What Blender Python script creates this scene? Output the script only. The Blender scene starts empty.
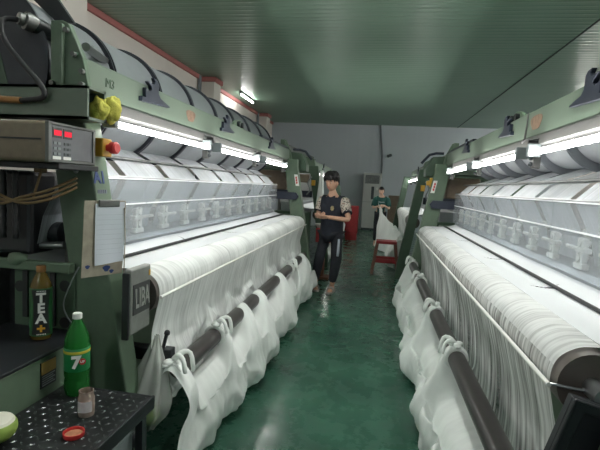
import bpy, bmesh, math, random
from mathutils import Vector, Matrix, noise
random.seed(7)
PI = math.pi
scene = bpy.context.scene
COL = scene.collection

# ------------------------------------------------------------------ materials
def new_mat(name):
    m = bpy.data.materials.new(name); m.use_nodes = True
    nt = m.node_tree; nt.nodes.clear()
    out = nt.nodes.new('ShaderNodeOutputMaterial')
    return m, nt, out
def N(nt, t, **kw):
    n = nt.nodes.new(t)
    for k, v in kw.items():
        if k in n.inputs.keys() if isinstance(k, str) else False: n.inputs[k].default_value = v
        else: setattr(n, k, v)
    return n
def setin(n, **kw):
    for k, v in kw.items(): n.inputs[k.replace('_', ' ')].default_value = v
def c4(c): return (c[0], c[1], c[2], 1.0)
def S(r, g, b):                       # sRGB 0-255 -> linear
    f = lambda v: ((v/255+0.055)/1.055)**2.4 if v > 10 else v/255/12.92
    return (f(r), f(g), f(b))
def mat(name, col, rough=.5, metal=0., var=.12, scale=6., col2=None, bump=0., spec=.5, trans=0., alpha=1., coat=0.):
    m, nt, out = new_mat(name)
    b = N(nt, 'ShaderNodeBsdfPrincipled')
    setin(b, Roughness=rough, Metallic=metal)
    b.inputs['Specular IOR Level'].default_value = spec
    b.inputs['Transmission Weight'].default_value = trans
    b.inputs['Alpha'].default_value = alpha
    b.inputs['Coat Weight'].default_value = coat
    tc = N(nt, 'ShaderNodeTexCoord')
    nz = N(nt, 'ShaderNodeTexNoise'); setin(nz, Scale=scale, Detail=5., Roughness=.6)
    nt.links.new(tc.outputs['Object'], nz.inputs['Vector'])
    rp = N(nt, 'ShaderNodeValToRGB')
    c2 = col2 or tuple(max(0, x*(1-2.2*var)) for x in col)
    rp.color_ramp.elements[0].position = .3; rp.color_ramp.elements[1].position = .62
    rp.color_ramp.elements[0].color = c4(c2); rp.color_ramp.elements[1].color = c4(col)
    nt.links.new(nz.outputs['Fac'], rp.inputs['Fac'])
    nt.links.new(rp.outputs['Color'], b.inputs['Base Color'])
    if bump:
        bp = N(nt, 'ShaderNodeBump'); setin(bp, Strength=bump, Distance=.01)
        nt.links.new(nz.outputs['Fac'], bp.inputs['Height']); nt.links.new(bp.outputs['Normal'], b.inputs['Normal'])
    nt.links.new(b.outputs[0], out.inputs[0])
    return m
def emis(name, col, s):
    m, nt, out = new_mat(name)
    e = N(nt, 'ShaderNodeEmission'); e.inputs[0].default_value = c4(col); e.inputs[1].default_value = s
    nt.links.new(e.outputs[0], out.inputs[0]); return m

M = {}
M['green'] = mat('machine_green_paint', S(98, 112, 99), .42, var=.06, scale=3, bump=.03)
M['green_worn'] = mat('worn_green_paint', S(96, 115, 96), .5, var=.10, scale=9, bump=.05)
M['green_dark'] = mat('dark_and_shaded_green', S(66, 88, 70), .5, var=.12, scale=5)
M['black'] = mat('black_metal', S(30, 33, 38), .45, var=.2)
M['blackblue'] = mat('blued_black_steel', S(46, 52, 66), .4, metal=.3, var=.15)
M['rubber'] = mat('black_rubber', S(34, 34, 38), .6)
M['dark'] = mat('dark_machinery', S(38, 39, 42), .55, var=.3, scale=12)
M['steel'] = mat('bright_steel', S(170, 172, 174), .28, metal=.9, var=.06)
M['dullsteel'] = mat('dull_steel', S(112, 114, 112), .45, metal=.6, var=.12, scale=14)
M['housing'] = mat('lamp_housing_white', S(88, 88, 87), .4, var=.05)
M['capgrey'] = mat('lamp_cap_grey', S(128, 136, 138), .5)
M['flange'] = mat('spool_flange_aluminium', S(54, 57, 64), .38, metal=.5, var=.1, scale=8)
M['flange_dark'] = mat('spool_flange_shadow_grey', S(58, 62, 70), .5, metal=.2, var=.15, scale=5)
M['clamp'] = mat('clamp_off_white', S(224, 224, 214), .4, var=.1, scale=20)
M['bed'] = mat('needle_bed_grey', S(150, 155, 158), .35, metal=.5, var=.08)
M['pipe'] = mat('dark_plastic_pipe', S(62, 57, 57), .33, var=.08, scale=20)
M['roller'] = mat('brown_roller', S(92, 84, 80), .4, var=.15)
M['beige'] = mat('beige_box_paint', S(122, 107, 90), .5, var=.12, scale=14)
M['panelgrey'] = mat('control_face_grey', S(96, 99, 104), .35, var=.2, scale=5)
M['yellow'] = mat('yellow_plastic', S(206, 158, 50), .45, var=.08)
M['red'] = mat('red_plastic', S(196, 52, 52), .4, var=.06)
M['redpaint'] = mat('red_stool_paint', S(166, 44, 48), .45, var=.12, scale=20)
M['woodbrown'] = mat('worn_brown_wood', S(124, 78, 62), .6, var=.2, scale=18)
M['ragyellow'] = mat('yellow_rag', S(196, 190, 84), .85, var=.15, scale=40, bump=.6)
M['board'] = mat('masonite_board', S(176, 166, 150), .6, var=.12, scale=22)
M['paper'] = mat('white_paper', S(226, 230, 240), .7, var=.02)
M['ink'] = mat('blue_ink', S(44, 66, 120), .6, var=.1)
M['inkpen'] = mat('grey_ink', S(120, 124, 140), .6)
M['palegrey'] = mat('pale_grey_ink', S(198, 203, 214), .7)
M['dullblack'] = mat('glint_black_lozenge', S(74, 76, 78), .3, metal=.5)  # lozenges lighter, with the light they catch put into the colour
M['rust'] = mat('rust_stain', S(140, 112, 94), .7, var=.2, scale=30)
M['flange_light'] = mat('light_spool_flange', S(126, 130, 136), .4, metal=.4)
M['brass'] = mat('brass_fitting', S(168, 124, 80), .4, metal=.7)
M['liba'] = mat('cast_grey_plate', S(150, 152, 148), .42, metal=.5, var=.12, scale=12)
M['libaedge'] = mat('cast_letter_bright', S(172, 174, 170), .35, metal=.5)
M['libadark'] = mat('cast_plate_recess', S(78, 80, 80), .5, metal=.4)
M['white'] = mat('white_plastic', S(226, 226, 222), .45, var=.03)
M['offwhite'] = mat('cabinet_off_white', S(196, 198, 196), .45, var=.03)
M['grille'] = mat('dark_grille', S(70, 76, 80), .5)
M['skin'] = mat('skin', S(206, 160, 136), .55, var=.04, scale=10)
M['skin2'] = mat('skin_fair', S(214, 176, 154), .55, var=.04, scale=10)
M['hair'] = mat('black_hair', S(26, 24, 26), .5, var=.3, scale=40, bump=.4)
M['navy'] = mat('navy_cotton', S(38, 42, 54), .85, var=.15, scale=14)
M['trousers'] = mat('black_trousers', S(34, 36, 44), .85, var=.15, scale=12)
M['teal'] = mat('dark_green_cotton', S(34, 84, 78), .85, var=.12, scale=14)
M['stripe'] = mat('pale_stripe', S(176, 184, 196), .8)
M['gold'] = mat('gold_emblem', S(176, 160, 120), .6)
M['sandal'] = mat('grey_sandal', S(160, 152, 148), .6, var=.15)
M['eye'] = mat('eye_dark', S(30, 22, 20), .3)
M['eyewhite'] = mat('eye_white', S(220, 214, 210), .4)
M['lip'] = mat('lip', S(176, 112, 104), .5)
M['fruit'] = mat('green_rind', S(150, 176, 84), .5, var=.1, scale=14)
M['flesh'] = mat('white_flesh', S(226, 222, 208), .6, var=.05)
M['jarfill'] = mat('chilli_salt', S(190, 128, 96), .8, var=.12, scale=60)
M['label_white'] = mat('jar_label', S(206, 200, 204), .6, var=.1, scale=50)
M['label_black'] = mat('label_black', S(26, 30, 30), .4)
M['label_green'] = mat('label_green', S(28, 128, 70), .4, var=.08)
M['label_dkgreen'] = mat('label_dark_green', S(30, 88, 44), .4, var=.1)
M['labelyellow'] = mat('label_yellow', S(206, 190, 60), .5)
M['orange'] = mat('plus_orange', S(214, 158, 50), .5)
M['plate'] = mat('warning_plate', S(142, 118, 58), .5, var=.15, scale=20)
M['redtrim'] = mat('red_brown_trim', S(172, 108, 104), .6, var=.05)
M['conduit'] = mat('grey_conduit', S(122, 128, 134), .5)
M['darkseam'] = mat('dark_seam', S(60, 72, 68), .7)
M['cable'] = mat('tan_cable', S(120, 98, 64), .6)
M['cellophane'] = None
M['tube'] = emis('fluorescent_tube', (1., .985, .94), 30.)
M['ceiltube'] = emis('added_ceiling_tube', (1., 1., .96), 230.)  # glow of the added ceiling lamps
M['ceiltube_dim'] = emis('dim_ceiling_tube', (1., 1., .96), 40.)  # set weaker to keep hot spots off the wall and ceiling
M['led'] = emis('red_led', (1., .04, .07), 1.)

def glassy(name, col, dens, rough=.1, ior=1.2):
    """tinted see-through: transparent + glossy"""
    m, nt, out = new_mat(name)
    t = N(nt, 'ShaderNodeBsdfTransparent'); t.inputs[0].default_value = c4(col)
    p = N(nt, 'ShaderNodeBsdfPrincipled'); p.inputs['Base Color'].default_value = c4(col); setin(p, Roughness=rough)
    mx = N(nt, 'ShaderNodeMixShader'); mx.inputs[0].default_value = dens
    nt.links.new(t.outputs[0], mx.inputs[1]); nt.links.new(p.outputs[0], mx.inputs[2]); nt.links.new(mx.outputs[0], out.inputs[0])
    return m
M['acrylic'] = glassy('clear_acrylic', S(240, 243, 246), .18, .12)
M['acryledge'] = mat('acrylic_edge', S(238, 240, 244), .3, var=.02)
M['petgreen'] = glassy('green_bottle_plastic', S(70, 170, 84), .3, .1)
M['petclear'] = glassy('clear_bottle_plastic', S(214, 220, 200), .35, .1)
M['petbrown'] = glassy('tea_bottle_plastic', S(120, 100, 50), .6, .12)
M['jarglass'] = glassy('jar_plastic', S(214, 200, 190), .35, .1)
M['bagfilm'] = glassy('plastic_bag_film', S(226, 228, 224), .42, .22)

def cloth(name, col, streak, a_lo, a_hi, lo=.35, hi=.65, sy=60., sz=3., trans=.35, fine=0.):
    """white warp-knit net: diffuse + translucent with holes thinning along the threads"""
    m, nt, out = new_mat(name)
    tc = N(nt, 'ShaderNodeTexCoord')
    mp = N(nt, 'ShaderNodeMapping'); mp.inputs['Scale'].default_value = (sz, sy, sz)
    nz = N(nt, 'ShaderNodeTexNoise'); setin(nz, Scale=1., Detail=4., Roughness=.6)
    nt.links.new(tc.outputs['Object'], mp.inputs[0]); nt.links.new(mp.outputs[0], nz.inputs['Vector'])
    nz2 = N(nt, 'ShaderNodeTexNoise'); setin(nz2, Scale=2.3, Detail=3.)
    nt.links.new(tc.outputs['Object'], nz2.inputs['Vector'])
    mxv = N(nt, 'ShaderNodeMath', operation='MULTIPLY_ADD'); mxv.inputs[1].default_value = 1-streak
    ml = N(nt, 'ShaderNodeMath', operation='MULTIPLY'); ml.inputs[1].default_value = streak
    nt.links.new(nz.outputs['Fac'], ml.inputs[0]); nt.links.new(nz2.outputs['Fac'], mxv.inputs[0]); nt.links.new(ml.outputs[0], mxv.inputs[2])
    mr = N(nt, 'ShaderNodeMapRange'); setin(mr, From_Min=lo, From_Max=hi, To_Min=a_lo, To_Max=a_hi)
    nt.links.new(mxv.outputs[0], mr.inputs['Value'])
    d = N(nt, 'ShaderNodeBsdfDiffuse'); d.inputs[0].default_value = c4(col)
    tl = N(nt, 'ShaderNodeBsdfTranslucent'); tl.inputs[0].default_value = c4(col)
    m1 = N(nt, 'ShaderNodeMixShader'); m1.inputs[0].default_value = trans
    nt.links.new(d.outputs[0], m1.inputs[1]); nt.links.new(tl.outputs[0], m1.inputs[2])
    tp = N(nt, 'ShaderNodeBsdfTransparent')
    m2 = N(nt, 'ShaderNodeMixShader')
    nt.links.new(mr.outputs[0], m2.inputs[0]); nt.links.new(tp.outputs[0], m2.inputs[1]); nt.links.new(m1.outputs[0], m2.inputs[2])
    nt.links.new(m2.outputs[0], out.inputs[0])
    return m
M['cloth'] = cloth('white_net_sheet', S(222, 225, 228), .2, .97, 1., trans=.15)
M['drape'] = cloth('white_net_drape', S(250, 252, 251), .72, .22, .95, .40, .58, 30., 1.6)
M['cover'] = cloth('white_net_cover', S(250, 252, 252), .7, .58, .99, .38, .56, 34., 2.)
M['drape_l'] = cloth('white_net_drape_close', S(250, 252, 251), .5, .60, .99, .36, .58, 40., 2., trans=.2)
M['bag'] = cloth('white_net_bag', S(250, 252, 250), .45, .88, .99, .35, .6, 26., 5., trans=.12)
M['bag_r'] = cloth('white_net_bag_thin', S(249, 252, 250), .4, .82, .98, .35, .62, 26., 5., trans=.12)

def yarn_mat():
    m, nt, out = new_mat('warp_yarn_sheet')
    tc = N(nt, 'ShaderNodeTexCoord')
    mp = N(nt, 'ShaderNodeMapping'); mp.inputs['Scale'].default_value = (1.2, 150., 1.2)
    nz = N(nt, 'ShaderNodeTexNoise'); setin(nz, Scale=1., Detail=3.)
    nt.links.new(tc.outputs['Object'], mp.inputs[0]); nt.links.new(mp.outputs[0], nz.inputs['Vector'])
    mr = N(nt, 'ShaderNodeMapRange'); setin(mr, From_Min=.3, From_Max=.7, To_Min=.6, To_Max=.92)
    nt.links.new(nz.outputs['Fac'], mr.inputs['Value'])
    p = N(nt, 'ShaderNodeBsdfPrincipled'); p.inputs['Base Color'].default_value = c4(S(184, 189, 194)); setin(p, Roughness=.3)
    p.inputs['Specular IOR Level'].default_value = .7
    tp = N(nt, 'ShaderNodeBsdfTransparent'); mx = N(nt, 'ShaderNodeMixShader')
    nt.links.new(mr.outputs[0], mx.inputs[0]); nt.links.new(tp.outputs[0], mx.inputs[1]); nt.links.new(p.outputs[0], mx.inputs[2])
    nt.links.new(mx.outputs[0], out.inputs[0]); return m
M['yarn'] = yarn_mat()
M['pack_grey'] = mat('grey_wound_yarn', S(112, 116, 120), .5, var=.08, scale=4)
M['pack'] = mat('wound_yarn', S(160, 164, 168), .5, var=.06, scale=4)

def floor_mat():
    m, nt, out = new_mat('green_epoxy_floor')
    tc = N(nt, 'ShaderNodeTexCoord'); b = N(nt, 'ShaderNodeBsdfPrincipled')
    nz = N(nt, 'ShaderNodeTexNoise'); setin(nz, Scale=1.3, Detail=8., Roughness=.62)
    nt.links.new(tc.outputs['Object'], nz.inputs['Vector'])
    rp = N(nt, 'ShaderNodeValToRGB'); e = rp.color_ramp.elements
    e[0].position = .34; e[0].color = c4(S(42, 74, 62)); e[1].position = .66; e[1].color = c4(S(60, 102, 84))
    x = e.new(.74); x.color = c4(S(92, 122, 106))
    nt.links.new(nz.outputs['Fac'], rp.inputs['Fac']); nt.links.new(rp.outputs[0], b.inputs['Base Color'])
    n2 = N(nt, 'ShaderNodeTexNoise'); setin(n2, Scale=5., Detail=6., Roughness=.7)
    nt.links.new(tc.outputs['Object'], n2.inputs['Vector'])
    mr = N(nt, 'ShaderNodeMapRange'); setin(mr, From_Min=.3, From_Max=.7, To_Min=.12, To_Max=.42)
    nt.links.new(n2.outputs['Fac'], mr.inputs['Value']); nt.links.new(mr.outputs[0], b.inputs['Roughness'])
    bp = N(nt, 'ShaderNodeBump'); setin(bp, Strength=.12, Distance=.01); nt.links.new(n2.outputs['Fac'], bp.inputs['Height']); nt.links.new(bp.outputs[0], b.inputs['Normal'])
    nt.links.new(b.outputs[0], out.inputs[0]); return m
def ribbed(name, col, axis, per, rough, strength, var=.06, wob=.15):
    """sheet panels with ribs: wave bump along one axis"""
    m, nt, out = new_mat(name)
    tc = N(nt, 'ShaderNodeTexCoord'); b = N(nt, 'ShaderNodeBsdfPrincipled'); setin(b, Roughness=rough)
    w = N(nt, 'ShaderNodeTexWave', wave_type='BANDS', bands_direction=axis, wave_profile='SIN')
    setin(w, Scale=2*PI/(20*per), Distortion=wob, Detail=1.)
    nt.links.new(tc.outputs['Object'], w.inputs['Vector'])
    pw = N(nt, 'ShaderNodeMath', operation='POWER'); pw.inputs[1].default_value = 6.
    nt.links.new(w.outputs['Fac'], pw.inputs[0])
    nz = N(nt, 'ShaderNodeTexNoise'); setin(nz, Scale=.7, Detail=4.); nt.links.new(tc.outputs['Object'], nz.inputs['Vector'])
    rp = N(nt, 'ShaderNodeValToRGB'); rp.color_ramp.elements[0].position = .3; rp.color_ramp.elements[1].position = .7
    rp.color_ramp.elements[0].color = c4([x*(1-2*var) for x in col]); rp.color_ramp.elements[1].color = c4(col)
    nt.links.new(nz.outputs['Fac'], rp.inputs['Fac']); nt.links.new(rp.outputs[0], b.inputs['Base Color'])
    n3 = N(nt, 'ShaderNodeTexNoise'); setin(n3, Scale=1.6, Detail=2.); nt.links.new(tc.outputs['Object'], n3.inputs['Vector'])
    ad = N(nt, 'ShaderNodeMath', operation='MULTIPLY_ADD'); ad.inputs[1].default_value = 1.2; nt.links.new(n3.outputs['Fac'], ad.inputs[0]); nt.links.new(pw.outputs[0], ad.inputs[2])
    bp = N(nt, 'ShaderNodeBump'); setin(bp, Strength=strength, Distance=.01)
    nt.links.new(ad.outputs[0], bp.inputs['Height']); nt.links.new(bp.outputs[0], b.inputs['Normal'])
    nt.links.new(b.outputs[0], out.inputs[0]); return m
M['floor'] = floor_mat()
M['ceiling'] = ribbed('green_ribbed_ceiling', S(142, 172, 152), 'Y', .13, .36, 1.)
M['wall_cream'] = mat('cream_wall', S(226, 218, 212), .7, var=.04, scale=1.2)
M['wall_grey'] = ribbed('blue_grey_panel_wall', S(196, 203, 211), 'X', .5, .5, .25, .04, 0.)
def plate_mat():
    m, nt, out = new_mat('black_diamond_plate')
    tc = N(nt, 'ShaderNodeTexCoord'); b = N(nt, 'ShaderNodeBsdfPrincipled'); setin(b, Roughness=.38, Metallic=.3)
    b.inputs['Base Color'].default_value = c4(S(40, 42, 44))
    nz = N(nt, 'ShaderNodeTexNoise'); setin(nz, Scale=14., Detail=5.); nt.links.new(tc.outputs['Object'], nz.inputs['Vector'])
    mr = N(nt, 'ShaderNodeMapRange'); setin(mr, From_Min=.3, From_Max=.7, To_Min=.28, To_Max=.6); nt.links.new(nz.outputs['Fac'], mr.inputs['Value']); nt.links.new(mr.outputs[0], b.inputs['Roughness'])
    nt.links.new(b.outputs[0], out.inputs[0]); return m
M['plate_black'] = plate_mat()
def print_mat():
    m, nt, out = new_mat('floral_print'); tc = N(nt, 'ShaderNodeTexCoord'); b = N(nt, 'ShaderNodeBsdfPrincipled'); setin(b, Roughness=.85)
    v = N(nt, 'ShaderNodeTexNoise'); setin(v, Scale=32., Detail=2.); nt.links.new(tc.outputs['Object'], v.inputs['Vector'])
    rp = N(nt, 'ShaderNodeValToRGB'); rp.color_ramp.interpolation = 'CONSTANT'; e = rp.color_ramp.elements
    e[0].position = 0; e[0].color = c4(S(70, 64, 62)); e[1].position = .43; e[1].color = c4(S(206, 196, 184)); x = e.new(.58); x.color = c4(S(150, 128, 118))
    nt.links.new(v.outputs['Fac'], rp.inputs['Fac']); nt.links.new(rp.outputs[0], b.inputs['Base Color']); nt.links.new(b.outputs[0], out.inputs[0]); return m
M['print'] = print_mat()

# ------------------------------------------------------------------ geometry helpers
class MB:
    def __init__(s): s.bm = bmesh.new()
    def poly(s, pts, faces):
        vs = [s.bm.verts.new(p) for p in pts]
        for f in faces:
            try: s.bm.faces.new([vs[i] for i in f])
            except ValueError: pass
        return s
    def box(s, x0, x1, y0, y1, z0, z1, bev=0., rot=None, seg=2):
        x0, x1 = min(x0, x1), max(x0, x1); y0, y1 = min(y0, y1), max(y0, y1); z0, z1 = min(z0, z1), max(z0, z1)
        c = Vector(((x0+x1)/2, (y0+y1)/2, (z0+z1)/2))
        mt = Matrix.Translation(c) @ (rot.to_4x4() if rot else Matrix.Identity(4)) @ Matrix.Diagonal((x1-x0, y1-y0, z1-z0, 1))
        t = bmesh.new(); bmesh.ops.create_cube(t, size=1., matrix=mt)
        if bev > 0:
            bmesh.ops.bevel(t, geom=t.edges[:], offset=min(bev, .45*min(x1-x0, y1-y0, z1-z0)), segments=seg, affect='EDGES', profile=.5)
        s.join(t); return s
    def join(s, t):
        me = bpy.data.meshes.new('t'); t.to_mesh(me); t.free(); s.bm.from_mesh(me); bpy.data.meshes.remove(me)
    def mesh(s, me, mtx=None):
        t = bmesh.new(); t.from_mesh(me)
        if mtx is not None: bmesh.ops.transform(t, matrix=mtx, verts=t.verts[:])
        s.join(t); return s
    def cyl(s, p0, p1, r, r2=None, seg=20, caps=True):
        return s.tube([p0, p1], [r, r if r2 is None else r2], seg, caps)
    def tube(s, pts, r, seg=12, caps=True):
        pts = [Vector(p) for p in pts]; n = len(pts)
        rr = r if isinstance(r, (list, tuple)) else [r]*n
        rings = []; up = None
        for i in range(n):
            d = (pts[min(i+1, n-1)]-pts[max(i-1, 0)])
            if d.length < 1e-9: d = Vector((0, 0, 1))
            d.normalize()
            if up is None:
                up = d.orthogonal().normalized()
            else:
                up = (up-d*up.dot(d))
                up = up.normalized() if up.length > 1e-6 else d.orthogonal().normalized()
            v = d.cross(up)
            rings.append([s.bm.verts.new(pts[i]+(up*math.cos(2*PI*k/seg)+v*math.sin(2*PI*k/seg))*rr[i]) for k in range(seg)])
        for i in range(n-1):
            for k in range(seg):
                s.bm.faces.new((rings[i][k], rings[i][(k+1) % seg], rings[i+1][(k+1) % seg], rings[i+1][k]))
        if caps:
            s.bm.faces.new(rings[0][::-1]); s.bm.faces.new(rings[-1])
        return s
    def lathe(s, prof, o, ax=(0, 0, 1), seg=32):
        """prof = [(r, h)...] round axis ax through o"""
        o = Vector(o); a = Vector(ax).normalized(); u = a.orthogonal().normalized(); v = a.cross(u)
        rings = []
        for r, h in prof:
            r = max(r, 1e-4)
            rings.append([s.bm.verts.new(o+a*h+(u*math.cos(2*PI*k/seg)+v*math.sin(2*PI*k/seg))*r) for k in range(seg)])
        for i in range(len(rings)-1):
            for k in range(seg):
                s.bm.faces.new((rings[i][k], rings[i][(k+1) % seg], rings[i+1][(k+1) % seg], rings[i+1][k]))
        s.bm.faces.new(rings[0][::-1]); s.bm.faces.new(rings[-1])
        return s
    def prism(s, poly, d):
        """closed polygon of 3-D points swept by vector d"""
        d = Vector(d); n = len(poly)
        a = [s.bm.verts.new(Vector(p)) for p in poly]; b = [s.bm.verts.new(Vector(p)+d) for p in poly]
        s.bm.faces.new(a[::-1]); s.bm.faces.new(b)
        for i in range(n): s.bm.faces.new((a[i], a[(i+1) % n], b[(i+1) % n], b[i]))
        return s
    def grid(s, fn, nu, nv, skip=None):
        vs = [[s.bm.verts.new(fn(i/nu, j/nv)) for j in range(nv+1)] for i in range(nu+1)]
        for i in range(nu):
            for j in range(nv):
                if skip and skip(i/nu, j/nv): continue
                s.bm.faces.new((vs[i][j], vs[i+1][j], vs[i+1][j+1], vs[i][j+1]))
        return s
    def ball(s, c, r, seg=16, rings=10, fn=None):
        if not isinstance(r, (tuple, list)): r = (r, r, r)
        t = bmesh.new(); bmesh.ops.create_uvsphere(t, u_segments=seg, v_segments=rings, radius=1.)
        for v in t.verts:
            p = v.co.copy()
            if fn: p = fn(p)
            v.co = Vector((c[0]+p.x*r[0], c[1]+p.y*r[1], c[2]+p.z*r[2]))
        s.join(t); return s
    def build(s, name, m, parent=None, smooth=False, bevel=0., solid=0., recalc=True, sub=0):
        bm = s.bm
        if recalc: bmesh.ops.recalc_face_normals(bm, faces=bm.faces[:])
        off = world_loc(parent)
        if parent is not None and off.length: bmesh.ops.translate(bm, verts=bm.verts[:], vec=-off)
        me = bpy.data.meshes.new(name); bm.to_mesh(me); bm.free()
        me.materials.append(m)
        if smooth:
            for p in me.polygons: p.use_smooth = True
            if smooth == 'auto': me.set_sharp_from_angle(angle=math.radians(40))
        o = bpy.data.objects.new(name, me); COL.objects.link(o)
        if parent is not None: o.parent = parent
        if bevel:
            b = o.modifiers.new('b', 'BEVEL'); b.width = bevel; b.segments = 2; b.limit_method = 'ANGLE'
        if solid:
            b = o.modifiers.new('s', 'SOLIDIFY'); b.thickness = solid; b.offset = 0
        if sub:
            b = o.modifiers.new('u', 'SUBSURF'); b.levels = sub; b.render_levels = sub
        return o
def world_loc(o):
    v = Vector((0, 0, 0))
    while o is not None: v += o.location; o = o.parent
    return v
def tag(o, label, cat, group=None, kind=None):
    if label: o['label'] = label
    if cat: o['category'] = cat
    if group: o['group'] = group
    if kind: o['kind'] = kind
    return o
def thing(name, label, cat, loc, group=None):
    o = bpy.data.objects.new(name, None); COL.objects.link(o); o.location = loc; o.empty_display_size = .1
    return tag(o, label, cat, group)
def struct(o):
    o['kind'] = 'structure'; return o
def copy_tree(o, parent=None, loc=None):
    c = o.copy(); COL.objects.link(c); c.parent = parent
    if loc is not None: c.location = loc
    for ch in list(o.children): copy_tree(ch, c)
    return c
def text_mesh(txt, size, ext=.001, bold=0., xs=1.):
    cu = bpy.data.curves.new('t', 'FONT'); cu.body = txt; cu.size = size; cu.extrude = ext; cu.offset = bold
    cu.align_x = 'CENTER'; cu.align_y = 'CENTER'; cu.resolution_u = 3
    o = bpy.data.objects.new('t', cu); COL.objects.link(o)
    dg = bpy.context.evaluated_depsgraph_get()
    me = bpy.data.meshes.new_from_object(o.evaluated_get(dg))
    bpy.data.objects.remove(o); bpy.data.curves.remove(cu)
    return me
def frame_mtx(o, x, y):
    x = Vector(x).normalized(); y = Vector(y).normalized(); z = x.cross(y)
    m = Matrix((x, y, z)).transposed().to_4x4(); return Matrix.Translation(Vector(o)) @ m
def text(name, txt, size, o, x, y, m, parent, ext=.001, bold=0., xs=1.):
    me = text_mesh(txt, size, ext, bold)
    mb = MB(); mb.mesh(me, frame_mtx(o, x, y) @ Matrix.Diagonal((xs, 1, 1, 1))); bpy.data.meshes.remove(me)
    return mb.build(name, m, parent, recalc=False)
def crv(pts, t):
    """Catmull-Rom through points, t in 0..1"""
    n = len(pts)-1; f = min(max(t, 0), 1)*n; i = min(int(f), n-1); f -= i
    p0 = pts[max(i-1, 0)]; p1 = pts[i]; p2 = pts[i+1]; p3 = pts[min(i+2, n)]
    return tuple(.5*(2*b+(c-a)*f+(2*a-5*b+4*c-d)*f*f+(3*b-a-3*c+d)*f**3) for a, b, c, d in zip(p0, p1, p2, p3))
def spline(pts, n): return [Vector(crv([tuple(p) for p in pts], i/n)) for i in range(n+1)]
def nz(x, y, z=0.): return noise.noise(Vector((x, y, z)))
def lerp(a, b, t): return a+(b-a)*t

# ------------------------------------------------------------------ camera
H = 1.5
F, VX, VY, ROLL = 450., 377., 189., math.radians(3.0)
Yc = Vector(((VX-300)/F, (225-VY)/F, 1.)).normalized()
Zc = Vector((math.sin(ROLL), math.cos(ROLL), 0.)); Zc.z = -(Zc.x*Yc.x+Zc.y*Yc.y)/Yc.z; Zc.normalize()
Xc = Yc.cross(Zc)
if Xc.x < 0: Xc = -Xc
right = Vector((Xc.x, Yc.x, Zc.x)); upv = Vector((Xc.y, Yc.y, Zc.y)); fwd = Vector((Xc.z, Yc.z, Zc.z))
cam_d = bpy.data.cameras.new('camera'); cam = bpy.data.objects.new('camera', cam_d); COL.objects.link(cam)
cam_d.sensor_width = 36.; cam_d.lens = 36*F/600.; cam_d.clip_start = .05
mw = Matrix((right, upv, -fwd)).transposed().to_4x4(); mw.translation = Vector((0, 0, H)); cam.matrix_world = mw
scene.camera = cam

# ------------------------------------------------------------------ room
XL, XR, Y0, Y1, ZC = -4.05, 6.2, -3., 16.8, 3.8
def plane(name, pts, m): return struct(MB().poly(pts, [(0, 1, 2, 3)]).build(name, m, recalc=False))
struct(MB().box(XL-.1, XR+.1, Y0-.1, Y1+.1, -.12, 0).build('floor', M['floor']))
struct(MB().box(XL-.1, XR+.1, Y0-.1, Y1+.1, ZC, ZC+.1).build('ceiling', M['ceiling']))
struct(MB().box(XL-.1, XL, Y0, Y1, 0, ZC).build('wall_left', M['wall_cream']))
struct(MB().box(XR, XR+.1, Y0, Y1, 0, ZC).build('wall_right', M['wall_cream']))
struct(MB().box(XL-.1, XR+.1, Y1, Y1+.1, 0, ZC).build('wall_back', M['wall_grey']))
struct(MB().box(XL-.1, XR+.1, Y0-.1, Y0, 0, ZC).build('wall_front', M['wall_grey']))
t1 = MB().box(XL, XL+.05, Y0, Y1, ZC-.09, ZC, .01)
struct(t1.build('trim_1', M['redtrim']))
for i, y in enumerate((9.8, 14.7, 4.9)):
    struct(MB().box(XL, XL+.32, y, y+.42, 0, ZC-.07, .01).build('trim_%d' % (i+2), M['wall_cream']))
    mb = MB().box(XL, XL+.36, y-.04, y+.46, ZC-.11, ZC-.005, .01)
    struct(mb.build('trim_%d' % (i+5), M['redtrim']))
struct(MB().cyl((XL+.05, 9.62, 0), (XL+.05, 9.62, ZC-.02), .04).build('trim_8', M['conduit'], smooth='auto'))
struct(MB().cyl((XL+.05, 14.55, 0), (XL+.05, 14.55, ZC-.02), .04).build('trim_9', M['conduit'], smooth='auto'))
struct(MB().box(2.64, 2.662, 5.0, Y1, ZC-.012, ZC-.001).build('trim_10', M['darkseam']))

# ceiling tube lamp
def ceiling_lamp(x, y, label, tm='ceiltube'):
    t = thing('ceiling_lamp', label, 'ceiling lamp', (x, y, ZC), 'ceiling tube lamps')
    MB().box(x-.03, x+.03, y-.62, y+.62, ZC-.05, ZC, .008).build('lamp_housing', M['housing'], t)
    MB().cyl((x, y-.58, ZC-.075), (x, y+.58, ZC-.075), .018).build('tube', M[tm], t, smooth='auto')
    for yy in (y-.6, y+.6): MB().box(x-.02, x+.02, yy-.02, yy+.02, ZC-.1, ZC-.04, .005).build('tube_holder', M['housing'], t)
ceiling_lamp(-3.58, 11.85, 'white fluorescent tube lamp on the green ceiling beside the cream wall', 'ceiltube_dim')
for q, (x, y, where) in enumerate(((-3.58, 2.6, 'by the cream wall near the spools'), (-1.5, -2.5, 'by the front end of the room'), (-.3, 2.4, 'above the aisle'), (2.6, 2.0, 'above the machine opposite A1'),
        (5.7, 3.0, 'over the side aisle, first of four'), (5.7, 6.6, 'over the side aisle, second of four'),
        (5.7, 10.6, 'over the side aisle, third of four'), (5.7, 14.6, 'over the side aisle, last of four'))):  # unseen lamps, added to brighten the room
    ceiling_lamp(x, y, 'added unseen tube lamp on the green ceiling '+where)

# ------------------------------------------------------------------ machines
def mesh_side(sd, cx): return lambda u, y, z: Vector((cx+sd*u, y, z))

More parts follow.
